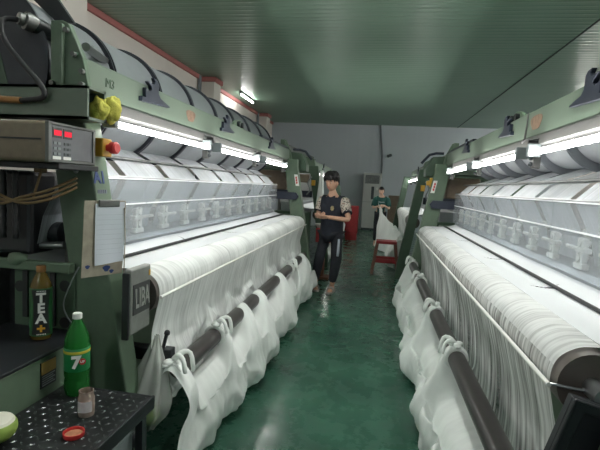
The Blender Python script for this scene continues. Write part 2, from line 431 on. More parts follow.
def machine(sd, cx, y0, y1, who, su=1.625, sz=1.97):
    """warp knitting machine; sd = side of the aisle, y0/y1 = ends of the cloth"""
    P = mesh_side(sd, cx)
    X = lambda u: cx+sd*u
    root = thing('knitting_machine', who, 'knitting machine', (X(1.3), (y0+y1)/2, 0), 'warp knitting machines')
    # slanted end legs
    def leg(y, dy, o=0., du=.13, cap=False):
        mb = MB()
        prof = [(.80+o, .0), (.80+o, .30), (1.07+o, 1.76), (1.07+o, 1.86), (1.26+o, 1.86), (1.24+o, 1.70), (.80+du+.08+o, .30), (.80+du+.16+o, 0)]
        mb.prism([P(u, y, z) for u, z in prof], (0, dy, 0))
        mb.build('leg', M['green_worn'], root, bevel=.008)
        mb = MB().prism([P(u, y, z) for u, z in [(1.9, 0), (1.9, 1.86), (2.08, 1.86), (2.12, 0)]], (0, dy, 0))
        mb.build('leg', M['green_worn'], root, bevel=.008)
        MB().box(X(1.0), X(2.1), y, y+dy, .02, .3, .01).build('foot_beam', M['green_dark'], root)
        # cross tube on top, hollow end
        zb, zt, a, b = 1.72, 1.855, (y+.006 if cap else y-.13), (y+dy-.006 if cap else y-.003)
        w = .012
        mb = MB()
        mb.box(X(.99), X(2.15), a, b, zt-w, zt); mb.box(X(.99), X(2.15), a, b, zb, zb+w)
        mb.box(X(.99), X(2.15), a, a+w, zb, zt); mb.box(X(.99), X(2.15), b-w, b, zb, zt)
        if cap: mb.box(X(.99), X(1.0), a, b, zb, zt)
        mb.build('cross_tube', M['green'], root)
    leg(y0-.12, .12, .028); leg(y1+.12, .14, -.12, cap=True)
    # main beam (rectangular tube) carrying the lamps
    ya, yb = y0-.12, y1+.25
    MB().box(X(1.09), X(1.24), ya, yb, 1.845, 2.0, .008).build('main_beam', M['green'], root)
    MB().box(X(1.085), X(1.13), ya+.1, yb, 1.828, 1.845, .003).build('beam_lip', M['dullsteel'], root)
    # spool shaft and carriers
    MB().cyl(P(su, ya-.1, sz), P(su, yb+.1, sz), .045).build('spool_shaft', M['steel'], root, smooth='auto')
    for y in (ya-.031, yb+.001):
        mb = MB().prism([P(u, y, z) for u, z in [(1.052, 1.857), (1.082, 1.99), (1.15, 2.132), (1.18, 2.145), (1.235, 2.145), (1.235, 1.857)]], (0, .03, 0))
        mb.prism([P(u, y, z) for u, z in [(1.165, 1.857), (1.165, 2.125), (1.18, 2.13), (1.18, 1.857)]], (0, -.02, 0))
        mb.build('carrier_plate', M['green_worn'], root, bevel=.004)
        mb = MB().prism([P(u, y, z) for u, z in [(1.44, 1.86), (1.5, 2.06), (1.72, 2.06), (1.85, 1.86)]], (0, .05, 0))
        mb.build('shaft_bearing', M['green_dark'], root, bevel=.004)
    # thread guide rods
    mb = MB().cyl(P(1.296, y0, 1.60), P(1.296, y1+.02, 1.60), .009, seg=10)
    mb.build('thread_rod', M['dullsteel'], root, smooth='auto')
    MB().cyl(P(1.21, y0, 1.492), P(1.21, y1+.02, 1.492), .008, seg=10).build('thread_rod', M['steel'], root, smooth='auto')
    # needle bed
    mb = MB().prism([P(u, y0, z) for u, z in [(1.22, 1.12), (1.25, 1.145), (1.42, 1.175), (1.5, 1.17), (1.5, 1.0), (1.24, 1.06)]], (0, y1-y0, 0))
    mb.build('needle_bed', M['bed'], root)
    MB().box(X(1.36), X(1.52), y0, y1, .95, 1.0, .01).box(X(1.34), X(1.6), y0, y1, .12, .34, .01).build('base_girder', M['green_dark'], root)
    MB().box(X(1.12), X(1.135), y0+.03, y1-.02, .28, .93, .004).build('front_panel', M['green_worn'], root)
    # back wall plate of the machine (dark)
    MB().box(X(1.66), X(1.68), y0+.02, y1-.02, .3, 1.5).build('back_plate', M['dullsteel'], root)
    # cloth support plate under the white sheet
    MB().prism([P(u, y0, z) for u, z in [(1.1, 1.03), (1.21, 1.085), (1.21, 1.05), (1.1, .99)]], (0, y1-y0, 0)).build('cloth_plate', M['dullsteel'], root)
    # take-up roller, rail, tension rod
    MB().cyl(P(.885, y0-.02, .955), P(.885, y1+.03, .955), .098, seg=32).build('take_up_roller', M['roller'], root, smooth='auto')
    MB().cyl(P(.885, y0-.1, .955), P(.885, y1+.12, .955), .03, seg=16).build('roller_axle', M['steel'], root, smooth='auto')
    MB().cyl(P(1.088, y0-.03, 1.082), P(1.088, y1+.02, 1.082), .009, seg=10).build('cloth_rail', M['dark'], root, smooth='auto')
    MB().cyl(P(.762, y0-.03, .952), P(.762, y1+.02, .952), .0075, seg=10).build('tension_rod', M['white'], root, smooth='auto')
    # fork brackets on the main beam
    def fork(y):
        o = MB()
        pr = [(.158, 1.926), (.03, 1.95), (.005, 1.97), (0, 2.026), (-.02, 2.042), (-.062, 2.046), (-.045, 2.03), (-.06, 2.012), (-.10, 2.010), (-.12, 2.02), (-.135, 2.012), (-.092, 1.995),
              (-.084, 1.979), (-.11, 1.967), (-.158, 1.978), (-.156, 1.926), (-.2, 1.926), (-.2, 1.9), (.158, 1.918)]
        o.prism([P(1.09, y+a*.9, z) for a, z in pr], (-sd*.022, 0, 0))
        return o.build('fork_bracket', M['blackblue'], root, bevel=.002)
    fy = (y0+.5, y0+1.75, y0+3.38) if sd < 0 else (y0+.72, y0+1.96, y0+3.4)
    for y in fy: fork(y)
    # round-ended lug plate with two rollers, on top of the beam
    yl = fy[1]+ (.55 if sd < 0 else .05)
    a = [P(1.16, yl+.16*math.cos(t)*1.1, 2.0+.09*max(0, math.sin(t))) for t in [PI*k/10 for k in range(11)]]
    lg = MB().prism(a, (sd*.02, 0, 0)).build('lug_plate', M['green_worn'], root)
    for q in (-.05, .05): MB().cyl(P(1.135, yl+q, 2.045), P(1.165, yl+q, 2.045), .026, seg=14).build('lug_roller', M['black'], root, smooth='auto')
    # far-end gear housing, black rail, dark beam and shelves
    MB().box(X(1.1), X(1.9), y1+.26, y1+.62, .3, 1.05, .02).build('gear_housing', M['green_dark'], root)
    MB().prism([P(u, y1+.06, z) for u, z in [(.90, 1.34), (.94, 1.39), (1.75, 1.40), (1.75, 1.28), (.93, 1.29)]], (0, .05, 0)).build('drive_arm', M['blackblue'], root)
    MB().box(X(1.12), X(1.55), y1+.3, y1+.6, 1.42, 1.7, .02).build('pattern_box', M['beige'], root)
    MB().prism([P(u, y1+.32, z) for u, z in [(.85, 1.70), (.85, 1.80), (.93, 1.96), (1.16, 1.98), (1.16, 1.70)]], (0, .28, 0)).build('end_gusset', M['green_dark'], root, bevel=.006)
    MB().tube([P(.80, y1+.5, 1.88), P(.90, y1+.5, 2.0), P(.98, y1+.45, 2.02), P(1.08, y1+.45, 2.02)], .018, 8).build('guard_rail', M['blackblue'], root, smooth='auto')
    MB().box(X(1.1), X(1.14), y1-1.3, y1+.28, 2.002, 2.03, .005).build('beam_rail', M['blackblue'], root)
    s_ = MB().prism([P(u, y1+.118, z) for u, z in [(.935, 1.645), (.905, 1.485), (.955, 1.485), (.985, 1.645)]], (0, -.006, 0)).build('sign_plate', M['white'], root)
    mb = MB()
    for zz in (1.53, 1.565, 1.60): mb.ball(P(.932+(zz-1.485)*.19, y1+.111, zz), (.012, .003, .018), 10, 6)
    mb.build('sign_mark', M['red'], s_)
    if sd > 0: MB().box(X(.9), X(.955), y1+.22, y1+.28, 1.56, 1.68, .006).box(X(.86), X(.9), y1+.23, y1+.27, 1.58, 1.64, .005).build('switch_box', M['yellow'], root)
    # acrylic guard: panes with bright edges
    npan = 7
    L = (y1-y0-.02)/npan
    for k in range(npan):
        a, b = y0+.01+k*L+.006, y0+.01+(k+1)*L-.006
        g = MB().box(X(1.195), X(1.201), a, b, 1.13, 1.485).build('guard_pane', M['acrylic'], root)
        MB().box(X(1.192), X(1.204), a, b, 1.338, 1.346).box(X(1.192), X(1.204), a, b, 1.481, 1.488).build('pane_edge', M['acryledge'], g)
    # guide clamps behind the panes
    ncl = 12
    for k in range(ncl):
        y = y0+.28+k*(y1-y0-.45)/(ncl-1)
        mb = MB()
        mb.box(X(1.235), X(1.275), y-.05, y+.05, 1.155, 1.185, .006)
        mb.box(X(1.24), X(1.27), y-.034, y-.012, 1.18, 1.31, .006)
        mb.box(X(1.24), X(1.27), y+.012, y+.034, 1.18, 1.31, .006)
        mb.box(X(1.24), X(1.28), y-.05, y+.05, 1.235, 1.262, .006)
        mb.cyl(P(1.235, y, 1.212), P(1.285, y, 1.212), .016, seg=10)
        mb.cyl(P(1.235, y, 1.285), P(1.285, y, 1.285), .016, seg=10)
        g = mb.build('guide_clamp', M['clamp'], root)
        MB().cyl(P(1.262, y+.05, 1.25), P(1.262, y+.2, 1.25), .011, seg=10).build('guide_rod', M['clamp'], g, smooth='auto')
        MB().box(X(1.3), X(1.33), y-.1, y+.14, 1.30, 1.35, .008).build('guide_bar', M['clamp'], g)
    return root

A1 = machine(-1, -.185, 1.93, 6.2, 'long green warp knitting machine with A1 painted on its slanted near leg')
B1 = machine(1, -.225, 1.42, 5.9, 'long green warp knitting machine across the aisle from the A1 machine', 1.60, 1.95)

# ------------------------------------------------------------------ warp spools with their yarn sheets
ORD = ['first', 'second', 'third', 'fourth', 'fifth', 'sixth', 'seventh', 'eighth']
def warp_spool(sd, cx, ys, w, label, group, cu=1.625, cz=1.97, R=.373, t0=(1.465, 1.675), pr=.352):
    P = mesh_side(sd, cx)
    root = thing('warp_spool', label, 'warp spool', (cx+sd*cu, ys+w/2, cz), group)
    a, b = ys+.003, ys+w-.003
    o = P(cu, 0, cz); K = R-.373
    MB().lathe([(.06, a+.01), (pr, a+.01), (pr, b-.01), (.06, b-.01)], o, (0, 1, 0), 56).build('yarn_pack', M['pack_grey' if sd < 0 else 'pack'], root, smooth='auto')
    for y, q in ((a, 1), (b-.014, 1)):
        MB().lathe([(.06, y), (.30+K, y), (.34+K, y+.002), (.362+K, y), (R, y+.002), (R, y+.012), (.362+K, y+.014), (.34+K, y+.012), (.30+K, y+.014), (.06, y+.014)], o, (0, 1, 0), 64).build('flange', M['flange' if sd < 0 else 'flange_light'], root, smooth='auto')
    # yarn sheet from the pack down over the rods to the needles
    a, b = ys+.035, ys+w-.035
    pth = [t0, (1.305, 1.588), (1.292, 1.582), (1.212, 1.503), (1.205, 1.492), (1.215, 1.47), (1.30, 1.30), (1.33, 1.17)]
    mb = MB()
    def fn(s, t):
        f = s*(len(pth)-1); i = min(int(f), len(pth)-2); f -= i
        return P(lerp(pth[i][0], pth[i+1][0], f), lerp(a, b, t), lerp(pth[i][1], pth[i+1][1], f))
    mb.grid(fn, (len(pth)-1)*2, 10)
    mb.build('yarn_sheet', M['yarn'], root, recalc=False)
    return root
for k in range(8):
    warp_spool(-1, -.185, 1.78+.535*k, .535, 'grey flanged warp spool, %s from the near end of the A1 machine' % ORD[k], 'warp spools of the A1 machine')
for k in range(8):
    warp_spool(1, -.225, 1.325+.535*k+.1, .535, 'grey flanged warp spool, %s from the near end of the machine opposite A1' % ORD[k], 'warp spools of the machine opposite A1', 1.60, 1.95, .285, (1.683, 1.730), .235)

# ------------------------------------------------------------------ machine tube lamps
def machine_lamp(sd, cx, a, b, label, group):
    P = mesh_side(sd, cx); X = lambda u: cx+sd*u
    t = thing('tube_lamp', label, 'tube lamp', (X(1.09), (a+b)/2, 1.80), group)
    MB().prism([P(u, a, z) for u, z in [(1.084, 1.842), (1.078, 1.79), (1.088, 1.782), (1.13, 1.775), (1.14, 1.842)]], (0, b-a, 0)).build('lamp_housing', M['housing'], t, bevel=.004)
    MB().cyl(P(1.04, a+.03, 1.738), P(1.04, b-.03, 1.738), .0145, seg=16).build('tube', M['tube'], t, smooth='auto')
    for y in (a, b-.03): MB().box(X(1.02), X(1.09), y, y+.03, 1.718, 1.79, .006).build('tube_holder', M['capgrey'], t)
    e = MB().box(X(1.08), X(1.12), b+.05, b+.11, 1.66, 1.80, .008).build('ballast_box', M['housing'], t)
    for zz in (1.685, 1.72, 1.755): MB().ball(P(1.073, b+.08, zz), .014, 10, 6).build('starter', M['grille'], t)
lampsA = [(1.93, 3.17), (3.35, 4.55), (4.78, 5.98)]
lampsB = [(1.47, 2.68), (2.86, 4.14), (4.36, 5.57)]
for k, (a, b) in enumerate(lampsA):
    machine_lamp(-1, -.185, a, b, 'lit fluorescent tube under the A1 machine top beam, %s from the near end' % ORD[k], 'tube lamps of the A1 machine')
for k, (a, b) in enumerate(lampsB):
    machine_lamp(1, -.225, a, b, 'lit fluorescent tube under the beam of the machine opposite A1, %s from the near end' % ORD[k], 'tube lamps opposite the A1 machine')

# ------------------------------------------------------------------ net cloth and pipe
def net_cloth(sd, cx, y0, y1, zr_bunch, label, bags, drape_m, bag_m, gaps, knots=True, ybar=None, spread=.55, slack=.2, res=420, flare=0., seed=0., close=0.):
    P = mesh_side(sd, cx)
    root = thing('net_cloth', label, 'net cloth', (cx+sd*.85, (y0+y1)/2, .95), 'white net cloth on the machines')
    # sheet from needles over the rail to the top of the roller, split into panels with torn-open slits
    top = [(1.26, 1.118), (1.20, 1.10), (1.13, 1.082), (1.09, 1.072), (1.03, 1.066), (.96, 1.066), (.92, 1.064)]
    def slit(y, s):
        for g, wd, st in gaps:
            if st < s < st+.42 and abs(y-(g+.05*math.sin(9*s))) < wd*math.sin(PI*(s-st)/.42): return True
        return False
    ny = res*2
    def fs(s, t):
        y = lerp(y0, y1, t); u, z = crv(top, s)
        return P(u, y, z+.003*nz(y*3, u*8, seed)-.012*math.sin(PI*min(1, s/.5))*(.5+.5*nz(y*1.5, 3.1, seed)))
    MB().grid(fs, 26, ny, skip=lambda s, t: slit(lerp(y0, y1, t), s)).build('sheet', M['cloth'], root, smooth=True, recalc=False)
    # hanging drape from roller front to behind the pipe
    def bunch(y):
        w = 0.
        for yc, hw in bags: w = max(w, math.exp(-((y-yc)/hw)**4))
        return w
    def warp(y, k):                    # gather threads towards the bunches
        d = 0.
        for yc, hw in bags:
            q = (y-yc); d -= q*k*math.exp(-(q/(hw*2.6))**2)
        return y+d
    def fd(s, t):
        y = lerp(y0, y1, t); b = bunch(y)
        pth = [(.92, 1.064), (.855, 1.058), (.80, 1.02), (.782, .955), (.80, .86), (.83, .72), (.845, .56-.05*(1-b)), (.83, .43-.06*(1-b)+.06*b), (.79, lerp(.36, .50, b))]
        u, z = crv(pth, s)
        k = max(0, s-.35)/.65
        pile = math.exp(-((s-.80)/.13)**2)
        u += k*(.020*nz(y*14, s*1.2, seed)+.035*nz(y*3.1, s, seed+5)+.007*nz(y*38, s*.8, seed+7))-pile*close*(.05+.06*nz(y*5+s*4, s*9, seed+12))
        z += k*.012*nz(y*9, 7., seed)+pile*close*(.09+.07*nz(y*6-s*5, 3.3, seed+14))
        return P(u, warp(y, .55*k*k), z)
    MB().grid(lambda s, t: fd(s*.30, t), 12, res).build('roller_cover', M['cover'] if drape_m is M['drape'] else drape_m, root, smooth=True, recalc=False)
    MB().grid(lambda s, t: fd(.30+.70*s, t), 26, res).build('drape', drape_m, root, smooth=True, recalc=False)
    # front bag: under / over the pipe then bulging to the floor
    yb0, yb1 = ybar or (y0, y1)
    def fb(s, t):
        y = lerp(yb0, yb1, t); b = bunch(y)
        zc = lerp(.60-slack, .605, b)
        bul = spread+.045*nz(y*1.9, 1.3, seed+2)+.05*(1-b)*.5
        bul += .07*close*math.exp(-((y-yb0)/.25)**2)
        pth = [(.80, lerp(.36, .54, b)), (.74, zc+.012*b), (.675, zc-.03-.02*(1-b)), (.63, zc-.13), (bul+.02, .30), (bul, .17), (bul+.03, .055), (bul+.13, .025)]
        u, z = crv(pth, s)
        k = min(1, max(0, s-.12)/.35)
        e = min(1, max(0, s-.3)/.4)
        u += k*(.030*nz(y*11+2*nz(y*2, s*2, seed), s*2.0, seed+3)) + e*(.05*nz(y*4.2, s*3.2, seed+9)+.022*nz(y*10, s*7, seed+4)+.014*nz(y*26, s*12, seed+8))
        z += e*(1-max(0, s-.8)*5)*(.03*nz(y*5, s*4, seed+6))
        z = max(z, .012)
        g = .62*math.exp(-((s-.16)/.3)**2)*(1-.8*close*math.exp(-((y-yb0)/.3)**2))
        return P(u, warp(y, g)-flare*max(0, min(1, (s-.5)/.3))*math.exp(-((y-yb0)/.22)**2), z)
    MB().grid(fb, 46, res).build('bag', bag_m, root, smooth=True, recalc=False)
    # knots over the pipe
    for j, (yc, hw) in enumerate(bags):
        if hw > .12: continue
        rng = random.Random(j+int(seed))
        mb = MB()
        for q in range(3):                                   # snug turns of cloth round the pipe
            yy = yc+(q-1)*.022
            mb.tube([P(.74+.056*math.cos(math.radians(-60+k*30)), yy+.02*(k/10-.5)*(q-1), .55+.056*math.sin(math.radians(-60+k*30))) for k in range(11)], [.011+.005*math.sin(PI*k/10) for k in range(11)], 9)
        for q in range(6):                                   # the lumpy knot on top
            c = P(.735+rng.uniform(-.022, .02), yc+rng.uniform(-.04, .04), .615+rng.uniform(-.004, .016))
            mb.ball(c, (rng.uniform(.016, .026), rng.uniform(.02, .032), rng.uniform(.012, .02)), 12, 8, lambda p: p*(1+.22*nz(p.x*2, p.y*2, p.z*2+q)))
        for d_, l_ in ((.05, .09), (-.04, .06)):             # loose tails
            mb.tube(spline([P(.735, yc, .62), P(.70, yc+d_*.6, .655), P(.668, yc+d_, .64), P(.655, yc+d_*1.1, .64-l_)], 8), [.015, .016, .015, .013, .012, .011, .011, .012, .009], 8)
        mb.build('knot', M['bag'], root, smooth=True)
    return root
def pipe(sd, cx, a, b, label):
    P = mesh_side(sd, cx)
    o = MB().cyl(P(.74, a, .55), P(.74, b, .55), .05, seg=28).build('cloth_pipe', M['pipe'], None, smooth='auto')
    tag(o, label, 'pipe', 'dark plastic cloth pipes')
bagsA = [(2.0, .11), (2.60, .075), (3.07, .15), (3.57, .14), (4.28, .17), (4.95, .09), (5.7, .35)]
net_cloth(-1, -.185, 1.93, 6.22, .6, 'billowing white net cloth knotted over the dark pipe of the A1 machine', bagsA, M['drape_l'], M['bag'],
          [(2.95, .010, .15), (3.7, .016, .4), (4.6, .010, .3)], ybar=(1.93, 6.3), spread=.57, slack=.16, seed=1., flare=.2, close=1.)
pipe(-1, -.185, 2.06, 5.95, 'dark plastic pipe in the white cloth of the A1 machine')
bagsB = [(1.35, .05), (2.66, .055), (3.58, .055), (4.8, .05), (5.86, .05)]
net_cloth(1, -.225, 1.44, 5.92, .6, 'thin white net cloth tied in knots along the pipe opposite the A1 machine', bagsB, M['drape'], M['bag_r'],
          [(2.35, .016, .3), (3.25, .016, .35), (4.35, .014, .35), (5.3, .012, .3)], ybar=(1.35, 5.95), spread=.53, slack=.27, seed=20.)
pipe(1, -.225, 1.4, 6.0, 'dark plastic pipe with white knots opposite the A1 machine')

# ------------------------------------------------------------------ near end of the A1 machine
cx = -.185
def parts_A1():
    r = A1
    # painted marks on the leg and beam
    uax = Vector((-.27/1.46*-1, 0, 1)).normalized()   # leg leans: up direction on the aisle face
    def on_leg(z, y): return Vector((cx-(.828+(z-.30)*.27/1.46)+.0015, y, z))
    up = (on_leg(1.7, 0)-on_leg(1.4, 0)).normalized()
    text('leg_mark', 'A1', .075, on_leg(1.485, 1.853), (0, 1, 0), up, M['ink'], r, .0008, .003)
    mb = MB()
    for k in range(5): mb.box(on_leg(1.425, 0).x-.001, on_leg(1.425, 0).x+.002, 1.825+k*.014, 1.834+k*.014, 1.415, 1.432)
    mb.build('small_mark', M['inkpen'], r)
    text('beam_mark', 'M3', .06, (cx-1.088, 1.99, 1.925), (0, 1, 0), (0, 0, 1), M['green_dark'], r, .0008)
    # rust patch on beam
    mb = MB(); n = 18
    mb.prism([(cx-1.0895, 2.93+.07*math.cos(a)*(1+.2*math.sin(3*a)), 1.925+.045*math.sin(a)*(1+.2*math.cos(2*a))) for a in [2*PI*k/n for k in range(n)]], (.001, 0, 0)).build('rust_patch', M['rust'], r)
    # carrier bolts
    for (u, z) in ((1.075, 1.875), (1.075, 1.93), (1.215, 1.88), (1.115, 2.0), (1.15, 2.10)):
        MB().cyl((cx-u, 1.755, z), (cx-u, 1.772, z), .011, seg=10).build('bolt', M['dullsteel'], r, smooth='auto')
    # hose coupling and hose
    MB().lathe([(.02, 0), (.034, .0), (.038, .02), (.038, .045), (.026, .05), (.026, .07)], (-1.50, 1.79, 2.13), (-.45, -.88, .1), 20).build('hose_coupling', M['dullsteel'], r, smooth='auto')
    MB().cyl((-1.40, 1.90, 2.08), (-1.51, 1.78, 2.13), .034, seg=16).build('tension_arm', M['black'], r, smooth='auto')
    MB().tube(spline([(-1.52, 1.74, 2.13), (-1.58, 1.70, 2.12), (-1.545, 1.67, 2.03), (-1.46, 1.66, 1.94), (-1.37, 1.66, 1.85), (-1.36, 1.66, 1.80), (-1.46, 1.66, 1.785)], 30), .011, 10).build('hose', M['rubber'], r, smooth=True)
    MB().cyl((-1.46, 1.66, 1.785), (-1.58, 1.66, 1.79), .014, seg=12).build('hose_fitting', M['brass'], r, smooth='auto')
    MB().tube([(cx-1.56, 1.675, 1.79), (cx-2.0, 1.675, 1.79)], .006, 8).tube([(cx-1.40, 1.66, 1.755), (cx-1.55, 1.66, 1.76), (cx-2.0, 1.67, 1.765)], .005, 8).build('air_pipe', M['dullsteel'], r, smooth=True)
    # black diagonal guard behind the carrier
    MB().prism([(-1.70, 1.95, 2.345), (-1.555, 1.95, 2.345), (-1.436, 1.95, 2.193), (-1.53, 1.95, 2.20)], (0, .02, 0)).build('spool_guard', M['black'], r)
    MB().cyl((-1.36, 1.93, 2.08), (-1.55, 2.42, 2.13), .02, seg=14).build('brake_rod', M['steel'], r, smooth='auto')
    # control box
    bx0, bx1, by0, by1, bz0, bz1 = -1.72, -1.215, 1.5, 1.79, 1.535, 1.69
    cb = MB().box(bx0, bx1, by0, by1, bz0, bz1, .018, seg=3).build('control_box', M['beige'], r, smooth='auto')
    MB().box(bx1-.002, bx1+.003, by0+.02, by1-.02, bz0+.014, bz1-.012, .002).build('display_panel', M['panelgrey'], cb)
    fr = MB()
    fr.box(bx1-.01, bx1+.008, by0+.004, by0+.02, bz0+.004, bz1-.004, .003).box(bx1-.01, bx1+.008, by1-.02, by1-.004, bz0+.004, bz1-.004, .003)
    fr.box(bx1-.01, bx1+.008, by0+.004, by1-.004, bz0+.002, bz0+.013, .003).box(bx1-.01, bx1+.008, by0+.004, by1-.004, bz1-.013, bz1-.002, .003)
    fr.build('panel_frame', M['dullsteel'], cb)
    for k in range(2):
        ya = by0+.03+k*.058
        MB().box(bx1+.002, bx1+.005, ya, ya+.05, bz1-.06, bz1-.022).build('display', M['label_black'], cb)
        mb = MB()
        for q in range(4): mb.box(bx1+.004, bx1+.006, ya+.006+q*.0105, ya+.014+q*.0105, bz1-.051, bz1-.031)
        mb.build('digits', M['led'], cb)
        mb = MB()
        for q in range(3):
            for w in range(2): mb.box(bx1+.002, bx1+.006, ya+.004+w*.022, ya+.02+w*.022, bz0+.03+q*.02, bz0+.04+q*.02)
        mb.build('key_row', M['grille' if k else 'capgrey'], cb)
        MB().box(bx1+.002, bx1+.0045, ya, ya+.045, bz0+.014, bz0+.026).build('key_label', M['white'], cb)
    MB().box(bx0+.1, bx0+.2, by0-.002, by0, bz0+.02, bz0+.04).build('box_sticker', M['yellow'], cb)
    MB().box(bx0, bx1-.02, by0-.004, by0, bz0+.082, bz0+.088).build('box_groove', M['dark'], cb)
    MB().box(-1.75, -1.2, 1.55, 1.8, 1.512, 1.535, .004).build('box_shelf', M['dark'], r)
    # emergency stop
    es = MB().box(-1.27, -1.195, 1.82, 1.89, 1.58, 1.66, .006).build('stop_box', M['yellow'], r)
    MB().lathe([(.016, 0), (.016, .02), (.026, .022), (.027, .045), (.02, .052)], (-1.195, 1.855, 1.62), (1, -.1, 0), 20).build('stop_button', M['red'], es, smooth='auto')
    # A-side makers plate box
    x = -1.0
    lb = MB().box(x-.035, x, 1.735, 1.905, .815, 1.105, .008).build('plate_box', M['liba'], r)
    MB().box(x-.002, x+.003, 1.752, 1.893, .90, 1.035, .002).build('name_recess', M['libadark'], lb)
    text('name_letters', 'LIBA', .12, (x+.005, 1.8225, .967), (0, 1, 0), (0, 0, 1), M['libaedge'], lb, .003, .002, .52)
    MB().box(x-.001, x+.0015, 1.885, 1.898, 1.055, 1.08).build('yellow_mark', M['yellow'], lb)
    MB().box(x-.035, x-.004, 1.722, 1.736, .80, 1.09, .004).build('side_bracket', M['black'], r)
    # black arm with peg for the bag
    MB().box(x-.2, x+.06, 2.0, 2.06, .60, .665, .006).build('pipe_arm', M['black'], r)
    MB().tube([(x+.02, 2.0, .66), (x+.045, 1.99, .75)], .009, 8).ball((x+.047, 1.989, .755), .015, 8, 6).build('peg', M['black'], r, smooth='auto')
    # dark inside: recess back, cables, shafts, green shelf, panel with holes
    MB().box(-2.4, -1.3, 2.02, 2.04, .3, 1.3).build('inner_bulkhead', M['dark'], r)
    MB().box(-1.95, -1.52, 1.78, 1.95, 1.12, 1.5, .02).build('motor_block', M['black'], r)
    MB().cyl((-2.1, 1.88, 1.2), (-1.46, 1.92, 1.215), .05, seg=24).build('motor_drum', M['black'], r, smooth='auto')
    MB().cyl((-2.0, 1.80, 1.13), (-1.41, 1.86, 1.165), .017, seg=16).build('drive_shaft', M['steel'], r, smooth='auto')
    mb = MB()
    for q, (px_, zz) in enumerate(((-1.40, 1.2), (-1.36, 1.17), (-1.44, 1.16))): mb.box(px_, px_+.025, 1.90, 1.94, zz-.1, zz+.08, .004)
    mb.build('crank_links', M['dullsteel'], r)
    MB().lathe([(.0, 0), (.035, 0), (.035, .03), (.0, .03)], (-1.36, 1.88, 1.085), (0, 0, 1), 18).build('yellow_cam', M['yellow'], r, smooth='auto')
    MB().box(-1.72, -1.31, 1.76, 1.80, 1.055, 1.10, .006).build('shelf_bar', M['green_worn'], r)
    MB().ball((-1.58, 1.775, 1.10), (.05, .03, .03), 14, 8, lambda p: p*(1+.3*nz(p.x*3, p.y*3, p.z*3))).build('cable_lump', M['green_worn'], r, smooth=True)
    pn = MB().box(-1.62, -1.31, 1.80, 1.83, .62, 1.06, .004).build('green_panel', M['green_dark'], r)
    for (px_, zz) in ((-1.36, .99), (-1.36, .82), (-1.59, .97)):
        MB().cyl((px_, 1.797, zz), (px_, 1.801, zz), .026, seg=20).build('panel_hole', M['black'], pn, smooth='auto')
    MB().box(-1.43, -1.405, 1.79, 1.80, .8, 1.05).box(-1.57, -1.545, 1.79, 1.80, .83, 1.05).build('panel_slot', M['black'], pn)
    for k in range(3):
        zz = 1.46+.012*k
        MB().tube(spline([(-1.72, 1.68, 1.43+.02*k), (-1.58, 1.66, 1.40-.02*k), (-1.46, 1.66, 1.365+.012*k), (-1.36, 1.70, 1.385+.02*k), (-1.29, 1.78, 1.44+.02*k)], 22), .006, 8).build('cable', M['cable'], r, smooth=True)
    MB().tube(spline([(-1.40, 1.70, 1.50), (-1.40, 1.68, 1.45), (-1.42, 1.68, 1.39)], 8), .005, 8).box(-1.42, -1.385, 1.68, 1.72, 1.495, 1.52, .005).build('cable_clip', M['cable'], r)
    for k in range(2):
        MB().tube([(-1.62+.06*k, 1.74, 1.5-.02*(j % 2)*0 - j*.02) if True else 0 for j in range(16)], [.011+.003*(j % 2) for j in range(16)], 8).build('chain_hose', M['dark'], r, smooth=True)
    MB().tube(spline([(-1.27, 1.77, 1.09), (-1.30, 1.76, 1.02), (-1.33, 1.75, .92), (-1.30, 1.76, .84), (-1.24, 1.77, .80)], 18), .003, 6).build('thin_wire', M['capgrey'], r, smooth=True)
    MB().tube([(-1.505, 1.72, 1.515), (-1.215, 1.74, 1.515)], .004, 6).ball((-1.26, 1.73, 1.51), .011, 8, 6).build('box_rod', M['steel'], r)
    # green base cheek with warning plate
    ck = MB().box(-1.62, -1.247, .9, 1.80, .25, .775, .006).build('base_cheek', M['green_worn'], r)
    wp = MB().box(-1.2475, -1.244, 1.51, 1.595, .65, .755).build('warning_plate', M['black'], ck)
    MB().box(-1.2445, -1.2425, 1.512, 1.593, .705, .752).build('warning_band', M['plate'], ck)
    mb = MB()
    for k in range(5): mb.box(-1.2445, -1.2430, 1.517, 1.588-.01*(k % 2), .658+k*.009, .662+k*.009)
    mb.build('warning_lines', M['capgrey'], ck)
    MB().box(-1.66, -1.238, .9, 1.80, .775, .79, .004).build('black_ledge', M['black'], r)
parts_A1()

